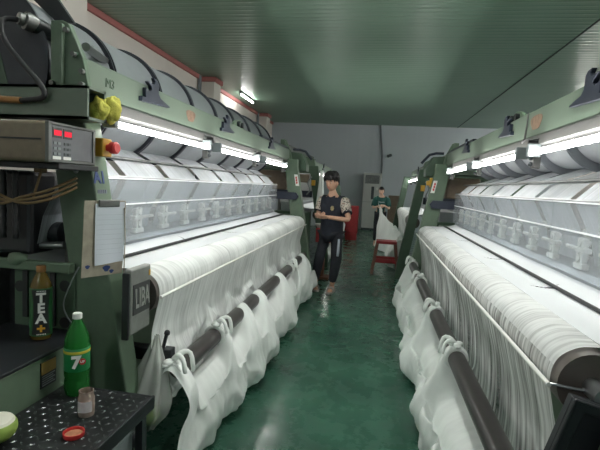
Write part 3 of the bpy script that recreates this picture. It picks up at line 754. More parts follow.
def step():
    t = thing('step_platform', 'black diamond plate step platform at the foot of the A1 machine', 'step', (-1.03, 1.2, 0))
    x0, x1, a, b, z = -1.235, -.828, .85, 1.635, .62
    MB().box(x0, x1, a, b, z-.03, z, .004).build('tread', M['plate_black'], t)
    mb = MB()
    k = 0
    nxn = 12; nyn = 22
    for i in range(nxn):
        for j in range(nyn):
            cxx = x0+.025+i*(x1-x0-.05)/(nxn-1); cyy = a+.025+j*(b-a-.05)/(nyn-1)
            ang = PI/4 if (i+j) % 2 else -PI/4
            mb.ball((cxx, cyy, z), (.0035, .0035, .0025), 6, 4, None)
            for v in mb.bm.verts[-1:]: pass
    mb.bm.free(); mb = MB()
    for i in range(nxn):
        for j in range(nyn):
            cxx = x0+.025+i*(x1-x0-.05)/(nxn-1); cyy = a+.025+j*(b-a-.05)/(nyn-1)
            ang = PI/4 if (i+j) % 2 else -PI/4
            d = Vector((math.cos(ang), math.sin(ang), 0)); p = Vector((cxx, cyy, z-.0005))
            q = Vector((-d.y, d.x, 0))
            mb.poly([p+d*.015, p+q*.0055, p-d*.015, p-q*.0055, p+Vector((0, 0, .0035))], [(0, 1, 4), (1, 2, 4), (2, 3, 4), (3, 0, 4)])
    tr = mb.build('tread_pattern', M['dullblack'], t)
    MB().box(x1-.012, x1, a, b, z-.05, z+.004, .003).box(x0, x1, b-.012, b, z-.05, z+.002, .003).build('edge_strip', M['black'], t)
    for px_ in (x0+.02, x1-.05):
        for py_ in (a+.03, b-.06): MB().box(px_, px_+.03, py_, py_+.03, 0, z-.03).build('leg', M['black'], t)
    tag(MB().box(-1.16, -.90, 1.30, 1.60, .0, .5, .01).box(-1.17, -.89, 1.29, 1.61, .485, .5, .004).build('metal_box', M['capgrey']), 'grey metal box under the black step platform', 'box')
step()
# rags in the tube end
mb = MB()
mb.ball((-1.20, 1.795, 1.775), (.045, .04, .052), 22, 14, lambda p: p*(1+.35*nz(p.x*2.2, p.y*2.2, p.z*2.2)))
mb.ball((-1.165, 1.84, 1.785), (.035, .045, .055), 22, 14, lambda p: p*(1+.35*nz(p.x*2.2+3, p.y*2.2, p.z*2.2)))
tag(mb.build('yellow_rag', M['ragyellow'], None, smooth=True), 'crumpled yellow rag stuffed into the open green tube end', 'rag')

# clipboard
def clipboard():
    o = Vector((-1.10, 1.69, 1.24)); xd = Vector((.46, .888, 0)).normalized(); yd = Vector((.06, -.03, 1)).normalized()
    yd = (yd-xd*yd.dot(xd)).normalized()
    n = xd.cross(yd)
    t = thing('clipboard', 'brown clipboard with white sheets hanging on the A1 leg', 'clipboard', o)
    Mx = frame_mtx(o, xd, yd) @ Matrix.Diagonal((.78, .97, 1, 1))
    def bx(x0, x1, y0, y1, z0, z1, bev=0):
        m = MB().box(x0, x1, y0, y1, z0, z1, bev); bmesh.ops.transform(m.bm, matrix=Mx, verts=m.bm.verts[:]); return m
    bx(-.115, .115, -.165, .16, 0, .004, .001).build('board', M['board'], t)
    m = MB().grid(lambda s, u: Mx @ Vector((lerp(-.06, .105, s)+.006*u, lerp(.148, -.115, u)+.008*s, .009+.005*u*u*(1+.6*math.sin(6*s)))), 10, 16)
    pp = m.build('paper', M['paper'], t, smooth=True, recalc=False)
    m = MB()
    for k in range(9): m.box(-.05, .095, .10-.021*k, .101-.021*k, .0092+.006*((k+2)/11)**2, .0100+.006*((k+2)/11)**2)
    bmesh.ops.transform(m.bm, matrix=Mx, verts=m.bm.verts[:]); m.build('ruled_line', M['palegrey'], pp)
    bx(-.045, .07, .135, .165, .006, .018, .004).build('clip', M['dullsteel'], t)
    for (x, y, r) in ((.02, -.135, .02), (-.085, -.12, .012), (.05, -.15, .012)):
        m = MB().prism([(x+r*math.cos(a)*(1+.3*math.sin(3*a)), y+r*.7*math.sin(a), .004) for a in [2*PI*k/12 for k in range(12)]], (0, 0, .0008))
        bmesh.ops.transform(m.bm, matrix=Mx, verts=m.bm.verts[:]); m.build('ink_stain', M['ink'], t)
    m = MB().tube([(.10, .13, .012), (.112, .0, .016), (.118, -.19, .014)], .0025, 6)
    bmesh.ops.transform(m.bm, matrix=Mx, verts=m.bm.verts[:]); m.build('pen_string', M['board'], t)
    m = MB().tube([(.125, -.17, .016), (.12, -.24, .014)], .005, 8)
    bmesh.ops.transform(m.bm, matrix=Mx, verts=m.bm.verts[:]); m.build('pen', M['ink'], t)
clipboard()

# ------------------------------------------------------------------ bottles and small things
def tea():
    x, y, z = -1.375, 1.67, .79
    t = thing('tea_bottle', 'tall tea bottle with TEA lettered on a black label, on the black ledge', 'bottle', (x, y, z))
    R = .042
    MB().lathe([(.02, 0), (R*.9, .003), (R, .012), (R, .225), (R*.92, .24), (R*.7, .262), (.018, .285), (.016, .292)], (x, y, z), seg=28).build('bottle_body', M['petbrown'], t, smooth='auto')
    MB().lathe([(.018, .288), (.019, .292), (.019, .312), (.017, .315)], (x, y, z), seg=20).build('cap', M['brass'], t, smooth='auto')
    d = Vector((-x, -y, 0)).normalized(); sx = Vector((-d.y, d.x, 0))
    lb = MB().lathe([(R+.0008, .02), (R+.0012, .022), (R+.0012, .222), (R+.0008, .224)], (x, y, z), seg=28).build('label', M['label_dkgreen'], t, smooth='auto')
    def arc(w0, w1, h, r): return Vector((x, y, z+h))+d*math.cos(w0)*r+sx*math.sin(w0)*r
    m = MB().grid(lambda s, u: arc(lerp(-.85, .85, s)*(.8+.5*(2*u-1)**2*.5), 0, lerp(.028, .218, u), R+.002), 12, 12)
    m.build('label_band', M['label_black'], lb, smooth=True, recalc=False)
    for ch, h in (('T', .184), ('E', .140), ('A', .096)):
        text('letter', ch, .056, Vector((x, y, z+h))+d*(R+.003), sx, (0, 0, 1), M['white'], lb, .0005, .0022)
    text('letter', '+', .056, Vector((x, y, z+.052))+d*(R+.003), sx, (0, 0, 1), M['orange'], lb, .0005, .002)
    for h in (.212, .028):
        m = MB()
        for k in range(6): m.box(-.016+k*.006, -.012+k*.006, h, h+.004, 0, .001)
        bmesh.ops.transform(m.bm, matrix=frame_mtx(Vector((x, y, z))+d*(R+.003), sx, (0, 0, 1)), verts=m.bm.verts[:]); m.build('small_print', M['white'], lb)
    return t
tea()
def soda():
    x, y, z = -1.135, 1.575, .62
    t = thing('soda_bottle', 'large green plastic soda bottle with a white cap on the step platform', 'bottle', (x, y, z))
    R = .047
    MB().lathe([(.02, .006), (.03, 0), (R*.85, .004), (R, .03), (R*.98, .06), (R*.93, .07), (R, .085), (R, .2), (R*.93, .235), (R*.62, .275), (.017, .302), (.0145, .31)], (x, y, z), seg=32).build('bottle_body', M['petgreen'], t, smooth='auto')
    MB().lathe([(.012, .006), (R*.9, .01), (R*.92, .075), (R*.9, .11), (.01, .111)], (x, y, z), seg=28).build('drink', M['petgreen'], t, smooth='auto')
    MB().lathe([(.016, .308), (.018, .31), (.018, .328), (.015, .331)], (x, y, z), seg=20).build('cap', M['white'], t, smooth='auto')
    lb = MB().lathe([(R+.0005, .105), (R+.0012, .106), (R+.0012, .196), (R+.0005, .197)], (x, y, z), seg=32).build('label', M['label_green'], t, smooth='auto')
    MB().lathe([(R+.0015, .176), (R+.002, .177), (R+.002, .186), (R+.0015, .187)], (x, y, z), seg=32).build('label_stripe', M['labelyellow'], lb, smooth='auto')
    d = Vector((-x, -y, 0)).normalized(); sx = Vector((-d.y, d.x, 0)); c = Vector((x, y, z))
    text('letter', '7', .066, c+d*(R+.004)-sx*.004+Vector((0, 0, .145)), sx, (0, 0, 1), M['white'], lb, .0006, .003)
    m = MB().lathe([(.0, 0), (.0125, 0), (.0125, .0015), (0, .0015)], c+d*(R+.0025)+sx*.019+Vector((0, 0, .148)), d, 18); m.build('red_dot', M['red'], lb)
    text('letter', 'UP', .013, c+d*(R+.0045)+sx*.019+Vector((0, 0, .148)), sx, (0, 0, 1), M['white'], lb, .0004, .0006)
soda()
def jar():
    x, y, z = -.995, 1.435, .62
    t = thing('open_jar', 'small clear open jar with a reddish powder, beside the red lid', 'jar', (x, y, z))
    MB().lathe([(.02, 0), (.027, .002), (.029, .01), (.029, .072), (.025, .08), (.026, .095), (.024, .095), (.023, .08), (.027, .07), (.027, .012), (.01, .006)], (x, y, z), seg=28).build('glass', M['jarglass'], t, smooth='auto')
    MB().lathe([(.005, .006), (.0262, .01), (.0262, .045), (.005, .05)], (x, y, z), seg=24).build('powder', M['jarfill'], t, smooth='auto')
    d = Vector((-x*.4, -y, 0)).normalized(); sx = Vector((-d.y, d.x, 0))
    MB().grid(lambda s, u: Vector((x, y, z+lerp(.022, .062, u)))+d*math.cos(lerp(-.9, 1.0, s))*.0298+sx*math.sin(lerp(-.9, 1.0, s))*.0298, 14, 2).build('label', M['label_white'], t, smooth=True, recalc=False)
    x, y = -.95, 1.305
    l = thing('jar_lid', 'red screw lid lying upturned on the black step platform', 'lid', (x, y, z))
    MB().lathe([(.005, 0), (.031, 0), (.034, .004), (.034, .016), (.031, .016), (.030, .005), (.005, .004)], (x, y, z), seg=28).build('shell', M['red'], l, smooth='auto')
    MB().lathe([(.003, .004), (.029, .004), (.029, .007), (.003, .009)], (x, y, z), seg=20).build('powder', M['jarfill'], l, smooth='auto')
jar()
def fruit():
    x, y, z = -1.158, 1.205, .62
    t = thing('cut_fruit', 'cut piece of green fruit with pale flesh on the step platform', 'fruit', (x, y, z))
    def half(p): return Vector((p.x, p.y, max(-1, min(p.z, .25))))
    MB().ball((x, y, z+.055), (.066, .062, .05), 26, 16, lambda p: Vector((p.x, p.y, min(p.z, .35)))).build('rind', M['fruit'], t, smooth='auto')
    MB().lathe([(.0, 0), (.057, 0), (.052, .008), (.0, .012)], (x, y, z+.072), (.0, 0, 1), 24).build('flesh', M['flesh'], t, smooth='auto')
fruit()
def bag():
    x, y = -.96, 2.0
    t = thing('plastic_bag', 'clear plastic bag hanging from the black peg beside the white cloth', 'bag', (-1.0, 1.99, .3))
    def fn(s, u):
        a = 2*PI*s
        h = lerp(.745, .30, u)
        r = crv([(.012,), (.035,), (.06,), (.08,), (.095,), (.09,), (.035,)], u)[0]
        f = 1+.16*math.sin(7*a+3*u)+.12*nz(3*math.cos(a), 3*math.sin(a), u*4)
        return Vector((-1.0-.012*u+r*f*math.cos(a), 1.975-.05*u+r*f*math.sin(a)*.8, h))
    MB().grid(fn, 60, 26).build('film', M['bagfilm'], t, smooth=True, recalc=False)
    f = thing('green_fruit', 'whole green fruit at the bottom of the clear plastic bag', 'fruit', (-1.0, 1.93, .36))
    MB().ball((-1.0, 1.93, .365), (.05, .05, .048), 20, 14, lambda p: p*(1-.06*abs(p.z)**3)).build('fruit_body', M['fruit'], f, smooth=True)
    MB().tube([(-1.0, 1.93, .41), (-.997, 1.925, .425)], .005, 6).build('stem', M['woodbrown'], f)
bag()
o = MB().cyl((-1.1, 1.80, .30), (-.98, 1.86, .30), .045, seg=20).cyl((-1.04, 1.83, .0), (-1.04, 1.83, .30), .03, seg=12).cyl((-1.04, 1.83, 0), (-1.04, 1.83, .02), .09, seg=20).build('black_wheel_stand', M['black'], None, smooth='auto')
tag(o, 'black pedal stand on the floor behind the step platform', 'stand')

# near end of the opposite machine
def parts_B1():
    r = B1
    # black guard frame on the end, green inner bracket
    P = mesh_side(1, -.225)
    pr = [(.80, 1.0), (.805, .965), (.765, .60), (.72, .2)]
    mb = MB()
    mb.prism([(.566, 1.30, .962), (.70, 1.30, .93), (.70, 1.30, .895), (.60, 1.30, .918), (.50, 1.30, .60), (.465, 1.30, .60)], (0, .03, 0))
    mb.prism([(.566, 1.285, .962), (.70, 1.285, .93), (.70, 1.285, .922), (.572, 1.285, .952), (.475, 1.285, .60), (.465, 1.285, .60)], (0, .016, 0))
    mb.prism([(.60, 1.325, .918), (.72, 1.325, .89), (.70, 1.325, .60), (.50, 1.325, .60)], (0, .01, 0))
    mb.build('end_guard', M['black'], r, bevel=.004)
    MB().box(.60, .70, 1.24, 1.28, .52, .89, .006, rot=Matrix.Rotation(math.radians(14), 3, 'Y')).build('end_bracket', M['green_worn'], r)
    MB().cyl((.53, 1.40, .953), (.9, 1.34, .94), .005, seg=8).build('stay_wire', M['steel'], r)
    # rust patch beside second fork
    mb = MB(); n = 18
    mb.prism([(-.225+1.0895, 2.78+.09*math.cos(a)*(1+.2*math.sin(3*a)), 1.925+.05*math.sin(a)*(1+.2*math.cos(2*a))) for a in [2*PI*k/n for k in range(n)]], (-.001, 0, 0)).build('rust_patch', M['rust'], r)
    # cable tie on the beam
    MB().tube([(.864, 2.93, 2.0), (.862, 2.93, 1.93), (.86, 2.95, 1.85), (.85, 2.96, 1.82)], .006, 8).build('cable_drop', M['housing'], r, smooth=True)
    MB().box(1.0, 1.02, 1.0, 1.05, 1.5, 1.52).build('clip_block', M['dullsteel'], r)
parts_B1()

# ------------------------------------------------------------------ second row of machines
def far_machine(sd, cx, y0, y1, who, grp):
    P = mesh_side(sd, cx); X = lambda u: cx+sd*u
    root = thing('knitting_machine', who, 'knitting machine', (X(1.3), (y0+y1)/2, 0), 'warp knitting machines')
    for y, dy in ((y0-.2, .16), (y1, .14)):
        MB().prism([P(u, y, z) for u, z in [(.62, .0), (.64, .25), (.88, 1.70), (.90, 1.86), (1.1, 1.86), (1.03, 1.70), (.80, .25), (.8, 0)]], (0, dy, 0)).build('leg', M['green_dark'], root, bevel=.008)  # shade of the unlit near faces put into the darker green
        MB().prism([P(u, y, z) for u, z in [(1.9, 0), (1.9, 1.86), (2.08, 1.86), (2.12, 0)]], (0, dy, 0)).build('leg', M['green_dark'], root, bevel=.008)
        MB().box(X(.9), X(2.12), y+.006, y+dy-.006, 1.72, 1.852, .008).build('cross_tube', M['green_dark'], root)
    MB().box(X(1.09), X(1.24), y0, y1, 1.845, 2.0, .008).build('main_beam', M['green'], root)
    MB().prism([P(u, y0-.2, z) for u, z in [(.95, 1.86), (.98, 1.98), (1.05, 2.02), (1.24, 2.02), (1.24, 1.86)]], (0, .16, 0)).build('end_gusset', M['green_worn'], root, bevel=.006)
    MB().box(X(1.05), X(1.6), y0-.25, y0-.12, 1.55, 1.70, .02).build('pattern_box', M['beige'], root)
    MB().box(X(1.0), X(1.7), y0-.1, y0-.04, 1.28, 1.40, .012).build('drive_arm', M['blackblue'], root)
    MB().box(X(1.02), X(1.9), y0-.08, y0+.1, .25, 1.0, .02).build('gear_housing', M['green_dark'], root)
    MB().box(X(1.3), X(1.6), y0, y1, .9, 1.17, .01).build('needle_bed', M['bed'], root)
    MB().box(X(1.62), X(1.66), y0, y1, .3, 2.3).build('back_plate', M['dullsteel'], root)
    MB().cyl(P(.885, y0, .955), P(.885, y1, .955), .098, seg=24).build('take_up_roller', M['roller'], root, smooth='auto')
    for k in range(2):
        y = y0+.6+1.6*k
        MB().prism([P(1.09, y+a, z) for a, z in [(-.16, 1.875), (.12, 1.868), (.16, 1.89), (.05, 1.92), (.05, 1.97), (.0, 1.96), (.03, 2.03), (-.02, 2.0), (-.03, 1.93), (-.16, 1.9)]], (-sd*.022, 0, 0)).build('fork_bracket', M['blackblue'], root)
    MB().box(X(.93), X(1.0), y0-.26, y0-.2, 1.50, 1.60, .008).build('switch_box', M['yellow'], root)
    MB().tube(spline([P(1.0, y0-.24, 1.66), P(1.06, y0-.26, 1.55), P(1.02, y0-.26, 1.42), P(1.08, y0-.24, 1.33)], 14), .012, 8).build('cable', M['capgrey'], root, smooth=True)
    for k in range(3):
        a = y0+.1+k*1.45
        machine_lamp(sd, cx, a, a+1.25, 'lit fluorescent tube on %s, %s from its near end' % (grp, ORD[k]), 'tube lamps of the far machines')
    return root
far_machine(-1, -.185, 8.4, 12.7, 'green knitting machine standing behind the A1 machine', 'the machine behind A1')
far_machine(1, -.225, 7.9, 12.1, 'green knitting machine past the red stool, beside the woman', 'the machine beside the woman')
net_cloth(-1, -.185, 8.42, 12.6, .6, 'white net cloth on the machine behind the A1 machine', [(8.6, .2), (9.8, .3), (11.2, .3), (12.4, .2)], M['drape_l'], M['bag'], [], spread=.62, slack=.12, res=140, seed=40.)
net_cloth(1, -.225, 8.6, 12.0, .6, 'white net cloth on the machine beside the woman', [(8.8, .2), (9.6, .25), (10.6, .3), (11.6, .2)], M['drape_l'], M['bag'], [], spread=.5, slack=.12, res=140, seed=60.)
# cloth pulled up by the woman
def pulled():
    def fn(s, u):
        top = Vector((.10, 11.75, 1.13)); y = lerp(11.75, 9.0, s)
        line = Vector((lerp(.06, .52, s**.8), y, lerp(1.14, .62, s**.55)))
        k = u
        sag = lerp(1.14, .62, s**.55)
        z = lerp(sag, .02+.25*(1-s)*0, k)
        x = line.x+.10*nz(s*6, k*2, 3)+.05*math.sin(14*s+3*k)*(k)-.05*k*(1-s)
        return Vector((x, y+.08*nz(s*4, k*3, 9)*k, z))
    o = MB().grid(fn, 60, 24).build('pulled_net', M['bag'], None, smooth=True, recalc=False)
    tag(o, 'white net cloth the woman is pulling up in front of her', 'net cloth', 'white net cloth on the machines')
pulled()

# ------------------------------------------------------------------ back of the room
def ac():
    x0, x1, y, z0, z1 = -.50, .14, 16.35, .0, 2.06
    t = thing('floor_air_conditioner', 'tall white floor standing air conditioner against the grey back wall', 'air conditioner', (-.18, 16.5, 0))
    MB().box(x0, x1, y, y+.4, z0+.08, z1, .02).build('body', M['offwhite'], t)
    MB().box(x0+.02, x1-.02, y+.02, y+.38, 0, .1, .005).build('plinth', M['grille'], t)
    MB().box(x0+.07, x1-.07, y-.008, y, 1.68, 1.98, .006).build('air_grille', M['grille'], t)
    m = MB()
    for k in range(7): m.box(x0+.075, x1-.075, y-.014, y-.006, 1.70+k*.04, 1.708+k*.04)
    m.build('louvre', M['offwhite'], t)
    MB().box(x0+.3, x0+.40, y-.006, y, 1.12, 1.58, .004).build('display_strip', M['grille'], t)
    MB().box(x0+.02, x1-.02, y-.003, y, 1.02, 1.03).build('panel_joint', M['conduit'], t)
    MB().ball((x0+.5, y-.008, 1.50), (.03, .008, .05), 10, 8).build('badge', M['white'], t)
ac()
tag(MB().box(-1.0, -.48, 12.9, 13.4, .2, .98, .015).box(-.98, -.5, 12.92, 13.38, 0, .2).build('red_cabinet', M['redpaint']), 'dull red cabinet on the floor behind the man', 'cabinet')
tag(MB().box(.42, .86, 16.2, 16.26, .2, 1.3, .005).box(.5, .54, 16.2, 16.26, 0, .2).box(.74, .78, 16.2, 16.26, 0, .2).build('beige_board', M['beige']), 'beige board leaning upright near the grey back wall', 'board')
m = MB().tube(spline([(-.02, 16.76, 3.8), (.05, 16.76, 3.2), (.12, 16.76, 2.6), (.13, 16.76, 1.9)], 16), .03, 10)
tag(m.build('wall_conduit', M['conduit'], None, smooth=True), 'grey conduit running down the back wall above the air conditioner', 'conduit')
def seccam():
    t = thing('security_camera', 'small dark security camera on the grey back wall', 'camera', (.38, 16.7, 2.72))
    MB().cyl((.38, 16.8, 2.74), (.36, 16.6, 2.72), .02, seg=10).build('bracket', M['conduit'], t)
    MB().cyl((.42, 16.62, 2.74), (.30, 16.55, 2.68), .05, seg=16).build('camera_body', M['grille'], t, smooth='auto')
seccam()
def stool():
    x0, x1, y0, y1 = .0, .46, 8.0, 8.42; zt = .585
    t = thing('red_stool', 'worn red wooden stool standing in the aisle', 'stool', (.23, 8.2, 0))
    MB().box(x0+.05, x1-.05, y0+.05, y1-.05, zt-.05, zt, .008).build('seat', M['redpaint'], t)
    q = [(x0, y0), (x1, y0), (x0, y1), (x1, y1)]
    for (a, b) in q:
        ta = .23+(a-.23)*.68; tb = 8.21+(b-8.21)*.68
        s = .025
        MB().poly([(a-s, b-s, 0), (a+s, b-s, 0), (a+s, b+s, 0), (a-s, b+s, 0), (ta-s, tb-s, zt-.04), (ta+s, tb-s, zt-.04), (ta+s, tb+s, zt-.04), (ta-s, tb+s, zt-.04)],
                  [(0, 3, 2, 1), (4, 5, 6, 7), (0, 1, 5, 4), (1, 2, 6, 5), (2, 3, 7, 6), (3, 0, 4, 7)]).build('leg', M['woodbrown'], t)
    for (a, b, c, d) in ((x0+.03, x1-.03, y0+.02, y0+.05), (x0+.03, x1-.03, y1-.05, y1-.02), (x0+.02, x0+.05, y0+.03, y1-.03), (x1-.05, x1-.02, y0+.03, y1-.03)):
        MB().box(a, b, c, d, .20, .27, .005).build('rail', M['redpaint'], t)
stool()
# things beside the man
hn = MB().grid(lambda a, b: Vector((-1.0+(.025+.045*b)*math.cos(2*PI*a)*(1+.2*math.sin(10*PI*a)), 8.1+.03*math.sin(2*PI*a)*(1+.2*math.sin(10*PI*a)), lerp(1.76, 1.12, b))), 40, 14)
tag(hn.build('hanging_net', M['bag'], None, smooth=True, recalc=False), 'narrow white net bundle hanging behind the shoulder of the man', 'net cloth')
tag(MB().lathe([(.02, 0), (.12, 0), (.15, .05), (.155, .06), (.14, .055), (.11, .012), (.02, .01)], (-.80, 7.25, .83), seg=24).build('white_tray', M['white'], None, smooth='auto'), 'white dish on the red stand beside the man', 'dish')
m = thing('red_stand', 'red stand with a wooden foot beside the man', 'stand', (-.80, 7.25, 0))
MB().box(-.92, -.68, 7.12, 7.38, .60, .83, .01).build('top_box', M['redpaint'], m)
MB().box(-.83, -.77, 7.2, 7.3, .03, .62, .005).build('post', M['woodbrown'], m)
MB().box(-.92, -.68, 7.12, 7.38, 0, .04, .005).build('foot', M['woodbrown'], m)

# ------------------------------------------------------------------ people
def skin_mesh(chains, sub=1):
    """chains: list of (joints{name:(pos,r)}, edges, root) -> one mesh through the skin modifier"""
    me = bpy.data.meshes.new('sk'); verts = []; edges = []; radii = []; roots = []
    for joints, eds, root in chains:
        idx = {}
        for k, (p, r) in joints.items():
            idx[k] = len(verts); verts.append(p); radii.append(r if isinstance(r, tuple) else (r, r))
        roots.append(idx[root])
        edges += [(idx[a], idx[b]) for a, b in eds]
    me.from_pydata([tuple(v) for v in verts], edges, [])
    o = bpy.data.objects.new('sk', me); COL.objects.link(o)
    o.modifiers.new('s', 'SKIN')
    sv = me.skin_vertices
    if not sv:
        bpy.context.view_layer.objects.active = o
    lay = me.skin_vertices[0].data
    for i, r in enumerate(radii): lay[i].radius = r; lay[i].use_root = i in roots
    u = o.modifiers.new('u', 'SUBSURF'); u.levels = sub; u.render_levels = sub
    dg = bpy.context.evaluated_depsgraph_get()
    res = bpy.data.meshes.new_from_object(o.evaluated_get(dg))
    bpy.data.objects.remove(o); bpy.data.meshes.remove(me)
    return res
def chain(*js): return [(a, b) for a, b in zip(js, js[1:])]
def head_fn(p):
    q = p.copy()
    # p in unit sphere: y = front (+), z up
    if q.z < 0:
        k = 1-.30*(-q.z)**1.3
        q.x *= k; q.y *= (1-.12*(-q.z))
        if q.y > 0: q.y += .10*(-q.z)
    if q.y < 0: q.y *= 1.06
    return q
def head(mb, c, R, yaw, pitch, hz=1.0):
    """head with brow, nose, lips, ears; returns matrix (local y = facing)"""
    mx = Matrix.Translation(c) @ Matrix.Rotation(yaw, 4, 'Z') @ Matrix.Rotation(pitch, 4, 'X')
    t = MB()
    t.ball((0, 0, 0), (.073*R, .092*R, .112*R*hz), 24, 18, head_fn)
    t.ball((0, .093*R, -.018*R), (.013*R, .018*R, .016*R), 10, 8)          # nose tip
    t.tube([(0, .084*R, .022*R), (0, .099*R, -.012*R)], [.007*R, .012*R], 8)   # nose bridge
    for s in (-1, 1):
        t.ball((s*.074*R, -.008*R, -.005*R), (.010*R, .02*R, .03*R), 10, 8)
        t.ball((s*.03*R, .072*R, .03*R), (.022*R, .014*R, .008*R), 10, 6)  # brow
    bmesh.ops.transform(t.bm, matrix=mx, verts=t.bm.verts[:])
    mb.join(t.bm); return mx
def face_bits(mx, R, parent):
    for s in (-1, 1):
        t = MB().ball((s*.03*R, .078*R, .012*R), (.012*R, .006*R, .006*R), 10, 6); bmesh.ops.transform(t.bm, matrix=mx, verts=t.bm.verts[:]); e = t.build('eye', M['eyewhite'], parent, smooth=True)
        t = MB().ball((s*.03*R, .083*R, .012*R), (.006*R, .004*R, .006*R), 8, 6); bmesh.ops.transform(t.bm, matrix=mx, verts=t.bm.verts[:]); t.build('iris', M['eye'], e, smooth=True)
        t = MB().tube([(s*.014*R, .089*R, .031*R), (s*.03*R, .088*R, .036*R), (s*.048*R, .074*R, .031*R)], .0038*R, 6); bmesh.ops.transform(t.bm, matrix=mx, verts=t.bm.verts[:]); t.build('eyebrow', M['hair'], parent, smooth=True)
    t = MB().ball((0, .088*R, -.052*R), (.022*R, .010*R, .008*R), 12, 6); bmesh.ops.transform(t.bm, matrix=mx, verts=t.bm.verts[:]); t.build('mouth', M['lip'], parent, smooth=True)
def hand(mb, wrist, d, n, side, curl=.5, R=1.):
    """palm and five bent fingers. d = direction wrist to knuckles, n = palm normal"""
    d = Vector(d).normalized(); n = Vector(n); n = (n-d*n.dot(d)).normalized(); sx = d.cross(n)*side
    w = Vector(wrist)
    t = MB()
    pal = [(w, .026), (w+d*.04, .032), (w+d*.085, .034)]
    for off in (-.027, -.009, .009, .027):
        t.tube([w-d*.01+sx*off*.6, w+d*.045+sx*off*.95, w+d*.09+sx*off], [.013*R, .0145*R, .011*R], 8)
    lens = (.062, .074, .08, .07)
    for k, off in enumerate((.027, .009, -.009, -.027)):
        p = w+d*.086+sx*off; L = lens[3-k]; a = 0; pts = [p]
        for j, f in enumerate((.42, .32, .26)):
            a += curl*(.9 if j == 0 else 1.0)
            p = p+(d*math.cos(a)+n*math.sin(a))*L*f; pts.append(p)
        t.tube(pts, [.0095*R, .009*R, .008*R, .006*R], 8)
    p = w+d*.03-sx*.03; pts = [w+d*.015-sx*.018, p]
    for j in range(2):
        p = p+(d*.75-sx*(.55-.5*j*curl)+n*(.35+.4*curl))*.03; pts.append(p)
    t.tube(pts, [.013*R, .012*R, .010*R, .0075*R], 8)
    mb.join(t.bm)

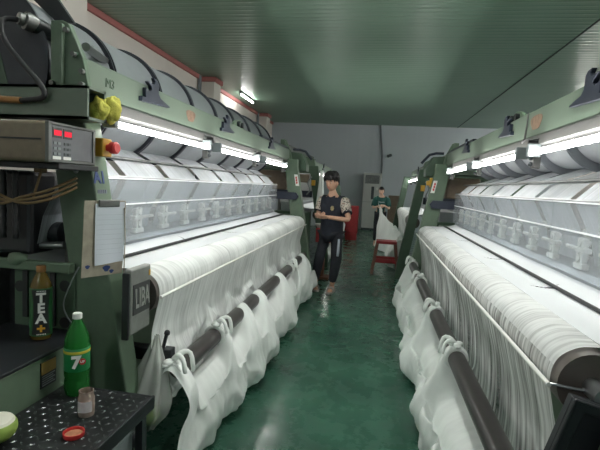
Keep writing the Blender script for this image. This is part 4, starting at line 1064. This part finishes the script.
def man():
    base = Vector((-.63, 6.32, 0))
    t = thing('person', 'man in a navy polo shirt with floral sleeves and black striped trousers, hands held together', 'person', base)
    V = lambda x, y, z: Vector((x, y, z))
    # joints in world space; facing the camera (-y)
    ca, sa = math.cos(math.radians(-24)), math.sin(math.radians(-24))
    def W(x, y, z): return V(-.60+x*ca-y*sa, 6.38+x*sa+y*ca, z)      # body frame: x = his left, -y = his front
    pel = W(0, 0, .90); wai = W(0, -.01, 1.0); che = W(0, 0, 1.19); nb = W(0, .005, 1.335); nk = W(0, -.03, 1.425); hd = W(-.005, -.05, 1.54)
    sR = W(-.17, 0, 1.305); sL = W(.18, 0, 1.305)
    eR = V(-.815, 6.40, 1.06); eL = V(-.35, 6.16, 1.055)
    wR = V(-.80, 6.15, 1.105); wL = V(-.645, 6.03, 1.09)
    hR = W(-.09, 0, .86); hL = W(.09, 0, .86)
    kR = V(-.75, 6.36, .48); kL = V(-.50, 6.28, .48)
    aR = V(-.80, 6.42, .085); aL = V(-.545, 6.34, .085)
    body = dict(pel=(pel, (.12, .09)), wai=(wai, (.105, .08)), che=(che, (.12, .085)), nb=(nb, (.06, .055)), nk=(nk, .05), hb=(hd, .05),
                sR=(sR, .045), sL=(sL, .045), eR=(eR, .042), eL=(eL, .042), wR=(wR, .027), wL=(wL, .027),
                hR=(hR, .085), hL=(hL, .085), kR=(kR, .058), kL=(kL, .058), aR=(aR, .038), aL=(aL, .038))
    eds = chain('pel', 'wai', 'che', 'nb', 'nk', 'hb')+chain('nb', 'sR', 'eR', 'wR')+chain('nb', 'sL', 'eL', 'wL')+chain('pel', 'hR', 'kR', 'aR')+chain('pel', 'hL', 'kL', 'aL')
    me = skin_mesh([(body, eds, 'pel')], 1)
    mb = MB().mesh(me)
    mx = head(mb, hd+V(0, -.01, .012), 1.08, PI-.42, math.radians(-10))
    hand(mb, wR, V(.55, -.45, -.05), V(.5, .2, .6), 1, .55)
    hand(mb, wL, V(-.9, -.25, .0), V(-.1, .5, .6), -1, .5)
    # feet with toes
    for a, yaw in ((aR, .25), (aL, -.15)):
        d = V(math.sin(yaw), -math.cos(yaw), 0)
        f = a+V(0, 0, -.05)
        mb.tube([a+V(0, .02, -.01), f+d*.04, f+d*.11+V(0, 0, -.005), f+d*.155+V(0, 0, -.012)], [.038, .036, .034, .022], 10)
        mb.ball(f-d*.03, (.035, .04, .032), 10, 8)
        s = V(-d.y, d.x, 0)
        for k in range(5): mb.ball(f+d*(.165-.008*abs(k-1.5))+s*(k-2)*.014+V(0, 0, -.016), (.009, .013, .009), 8, 6)
    b = mb.build('body', M['skin'], t, smooth=True)
    face_bits(mx, 1.08, t)
    # hair: cap with ragged fringe
    hm = MB()
    def hair(p):
        cut = .34 if p.y > .2 else (-.5 if p.y < -.2 else lerp(-.5, .34, (p.y+.2)/.4))
        q = head_fn(p)
        if p.z < cut: return q*.8
        q = q*(1.04+.08*nz(p.x*4, p.y*4, p.z*4)); q.z += .08; return q
    hm.ball((0, 0, .004), (.081, .10, .122), 36, 26, hair)
    rng = random.Random(3)
    for k in range(46):
        a = 2*PI*k/46+rng.uniform(-.08, .08)
        fr = math.sin(a)                                     # +1 front, -1 back
        ez = lerp(.02, .066, max(0, fr)) if fr > 0 else lerp(.02, -.05, -fr)
        ez += rng.uniform(-.03, .026) if fr > .4 else rng.uniform(-.012, .012)
        cx_, sy_ = math.cos(a), math.sin(a)
        j = rng.uniform(-.015, .015)
        hm.tube(spline([(j, -.02, .128), (cx_*.05+j, sy_*.055-.01, .146+rng.uniform(-.006, .01)), (cx_*.088+j, sy_*.097, .10), (cx_*.090+j*1.4, sy_*.108, (ez+.09)/2+.01), (cx_*.086+j*1.6, sy_*.103, ez)], 8),
                [.012, .015, .017, .018, .017, .016, .013, .009, .003], 7)
    bmesh.ops.transform(hm.bm, matrix=mx, verts=hm.bm.verts[:])
    hm.build('hair', M['hair'], t, smooth=True)
    # shirt: torso + collar; sleeves separate (floral)
    sh = dict(hem=(W(0, 0, .70), (.19, .155)), pel=(W(0, 0, .86), (.18, .145)), wai=(W(0, 0, 1.02), (.175, .14)), che=(che, (.18, .14)), nb=(nb+V(0, 0, -.02), (.115, .105)),
              sR=(sR, .085), sL=(sL, .085))
    me = skin_mesh([(sh, chain('hem', 'pel', 'wai', 'che', 'nb')+[('nb', 'sR'), ('nb', 'sL')], 'che')], 1)
    s = MB().mesh(me).build('shirt', M['navy'], t, smooth=True)
    MB().tube(spline([W(-.06, -.0, 1.375), W(-.05, -.07, 1.36), W(0, -.095, 1.335), W(.05, -.07, 1.36), W(.06, 0, 1.375), W(0, .06, 1.385), W(-.06, 0, 1.375)], 24), .014, 8).build('collar', M['navy'], s, smooth=True)
    for a, e in ((sR, eR), (sL, eL)):
        m2 = a.lerp(e, .62)
        MB().tube([a+V(0, 0, .055), a+V(0, 0, .03), a.lerp(e, .2), a.lerp(e, .4), m2], [.03, .062, .076, .074, .07], 14).build('sleeve', M['print'], s, smooth=True)
        MB().tube([a.lerp(e, .60), a.lerp(e, .68)], [.070, .070], 14).build('cuff', M['navy'], s, smooth='auto')
    # emblem on the chest
    em = MB()
    for k in range(7):
        a = 2*PI*k/7; em.ball(W(.065+.018*math.cos(a), -.132, 1.2+.026*math.sin(a)), (.011, .010, .012), 8, 6)
    em.ball(W(.065, -.134, 1.2), (.014, .010, .016), 8, 6); em.build('emblem', M['gold'], s, smooth=True)
    # trousers
    tr = dict(pel=(pel+V(0, 0, -.02), (.14, .11)), hR=(hR+V(0, 0, -.06), .088), hL=(hL+V(0, 0, -.06), .088), kR=(kR, .083), kL=(kL, .083), aR=(aR+V(0, 0, .05), .058), aL=(aL+V(0, 0, .05), .058), mR=(kR.lerp(aR, .5)+V(0, -.01, 0), .073), mL=(kL.lerp(aL, .5)+V(0, -.01, 0), .073))
    me = skin_mesh([(tr, chain('pel', 'hR', 'kR', 'mR', 'aR')+chain('pel', 'hL', 'kL', 'mL', 'aL'), 'pel')], 1)
    tb = MB().mesh(me).build('trousers', M['trousers'], t, smooth=True)
    MB().tube([V(-.475, 6.225, .78), V(-.475, 6.218, .70), V(-.475, 6.205, .62), V(-.478, 6.195, .54)], [.016, .019, .019, .016], 8).build('stripe', M['stripe'], tb, smooth=True)
    for a, yaw in ((aR, .25), (aL, -.15)):
        d = V(math.sin(yaw), -math.cos(yaw), 0); s_ = V(-d.y, d.x, 0); f = V(a.x, a.y, 0)
        pr = [f-d*.08-s_*.035, f-d*.09, f-d*.08+s_*.035, f+d*.05+s_*.045, f+d*.15+s_*.05, f+d*.19+s_*.02, f+d*.19-s_*.02, f+d*.15-s_*.05, f+d*.05-s_*.045]
        so = MB().prism([p+V(0, 0, .002) for p in pr], (0, 0, .024)).build('sandal', M['sandal'], t, bevel=.004)
        MB().tube(spline([f+d*.06-s_*.05+V(0, 0, .02), f+d*.085-s_*.03+V(0, 0, .07), f+d*.09+V(0, 0, .08), f+d*.085+s_*.03+V(0, 0, .07), f+d*.06+s_*.05+V(0, 0, .02)], 10), .017, 8).build('strap', M['sandal'], so, smooth=True)
man()

def woman():
    base = Vector((.13, 12.0, 0))
    t = thing('person', 'woman in a dark green t-shirt and black trousers handling white cloth', 'person', base)
    V = lambda x, y, z: Vector((x, y, z))
    k = .925; ox, oy = .13, 12.02
    def J(x, y, z): return V(ox+x*k, oy+y*k, z*k)
    pel = J(0, 0, .93); wai = J(0, 0, 1.05); che = J(.01, 0, 1.24); nb = J(.01, 0, 1.38); nk = J(.0, -.02, 1.455); hd = J(-.01, -.05, 1.56)
    sR = J(-.155, 0, 1.345); sL = J(.175, 0, 1.345); eR = J(-.215, -.06, 1.08); eL = J(.23, -.06, 1.08); wR = J(-.10, -.27, 1.14); wL = J(.10, -.28, 1.17)
    hR = J(-.085, 0, .89); hL = J(.085, 0, .89); kR = J(-.095, -.03, .49); kL = J(.10, -.02, .49); aR = J(-.11, .03, .085); aL = J(.12, .03, .085)
    body = dict(pel=(pel, (.125, .095)), wai=(wai, (.105, .08)), che=(che, (.13, .095)), nb=(nb, (.07, .06)), nk=(nk, .045), hb=(hd, .045),
                sR=(sR, .05), sL=(sL, .05), eR=(eR, .036), eL=(eL, .036), wR=(wR, .024), wL=(wL, .024),
                hR=(hR, .08), hL=(hL, .08), kR=(kR, .052), kL=(kL, .052), aR=(aR, .034), aL=(aL, .034))
    eds = chain('pel', 'wai', 'che', 'nb', 'nk', 'hb')+chain('nb', 'sR', 'eR', 'wR')+chain('nb', 'sL', 'eL', 'wL')+chain('pel', 'hR', 'kR', 'aR')+chain('pel', 'hL', 'kL', 'aL')
    mb = MB().mesh(skin_mesh([(body, eds, 'pel')], 1))
    mx = head(mb, hd+V(0, -.01, .01), .95, PI-.15, math.radians(-14))
    hand(mb, wR, V(.8, -.4, .1), V(.2, .3, -.6), 1, .5, .9)
    hand(mb, wL, V(-.8, -.4, .05), V(-.2, .3, -.6), -1, .5, .9)
    for a in (aR, aL):
        f = a+V(0, 0, -.045)
        mb.tube([a, f+V(0, -.04, 0), f+V(0, -.11, -.005), f+V(0, -.15, -.012)], [.033, .034, .032, .02], 10); mb.ball(f+V(0, .03, 0), (.03, .035, .03), 10, 8)
        for q in range(5): mb.ball(f+V((q-2)*.013, -.16, -.016), (.008, .012, .008), 8, 6)
    mb.build('body', M['skin2'], t, smooth=True)
    face_bits(mx, .95, t)
    hm = MB()
    def hair(p):
        q = head_fn(p)*(1.08+.04*nz(p.x*3, p.y*3, p.z*3))
        cut = .38 if p.y > .3 else (-.8 if p.y < 0 else lerp(-.8, .38, p.y/.3))
        return q if p.z > cut else head_fn(p)*.8
    hm.ball((0, 0, .004), (.072, .09, .108), 36, 26, hair)
    hm.ball((0, -.10, -.01), (.035, .03, .04), 14, 10)
    hm.tube(spline([(0, -.11, -.02), (0, -.13, -.08), (.01, -.12, -.16)], 8), [.025, .025, .024, .022, .02, .018, .014, .01, .005], 10)
    bmesh.ops.transform(hm.bm, matrix=mx, verts=hm.bm.verts[:]); hm.build('hair', M['hair'], t, smooth=True)
    sh = dict(hem=(J(0, 0, .86), (.16, .12)), pel=(J(0, 0, .95), (.155, .115)), wai=(wai, (.145, .11)), che=(che, (.155, .115)), nb=(nb, (.085, .075)), sR=(sR, .075), sL=(sL, .075))
    s = MB().mesh(skin_mesh([(sh, chain('hem', 'pel', 'wai', 'che', 'nb')+[('nb', 'sR'), ('nb', 'sL')], 'che')], 1)).build('shirt', M['teal'], t, smooth=True)
    for a, e in ((sR, eR), (sL, eL)):
        MB().tube([a+(a-e)*.15, a.lerp(e, .05), a.lerp(e, .4), a.lerp(e, .78)], [.045, .07, .072, .074], 14).build('sleeve', M['teal'], s, smooth=True)
    m = MB()
    for q in range(9): m.box(ox-.075+q*.018, ox-.063+q*.018, oy-.128, oy-.118, 1.155, 1.175)
    m.build('chest_lettering', M['stripe'], s)
    tr = dict(pel=(pel+V(0, 0, -.01), (.145, .11)), hR=(hR, .095), hL=(hL, .095), kR=(kR, .075), kL=(kL, .075), aR=(aR+V(0, 0, .04), .055), aL=(aL+V(0, 0, .04), .055))
    MB().mesh(skin_mesh([(tr, chain('pel', 'hR', 'kR', 'aR')+chain('pel', 'hL', 'kL', 'aL'), 'pel')], 1)).build('trousers', M['trousers'], t, smooth=True)
    for a in (aR, aL):
        f = V(a.x, a.y, 0)
        MB().prism([f+V(x, y, .002) for x, y in ((-.035, .07), (.035, .07), (.045, -.06), (.04, -.16), (0, -.185), (-.04, -.16), (-.045, -.06))], (0, 0, .022)).build('slipper', M['sandal'], t, bevel=.004)
woman()

# ------------------------------------------------------------------ light and colour
w = bpy.data.worlds.new('world'); scene.world = w; w.use_nodes = True
bg = w.node_tree.nodes['Background']; bg.inputs[0].default_value = (.55, .62, .6, 1); bg.inputs[1].default_value = .25
scene.view_settings.view_transform = 'Standard'; scene.view_settings.look = 'None'
scene.view_settings.exposure = .35; scene.view_settings.gamma = 1.
scene.view_settings.use_curve_mapping = False
cy = scene.cycles
cy.max_bounces = 8; cy.diffuse_bounces = 6; cy.glossy_bounces = 3; cy.transmission_bounces = 4; cy.transparent_max_bounces = 16
cy.use_denoising = True; cy.sample_clamp_indirect = 6.; cy.caustics_reflective = False; cy.caustics_refractive = False
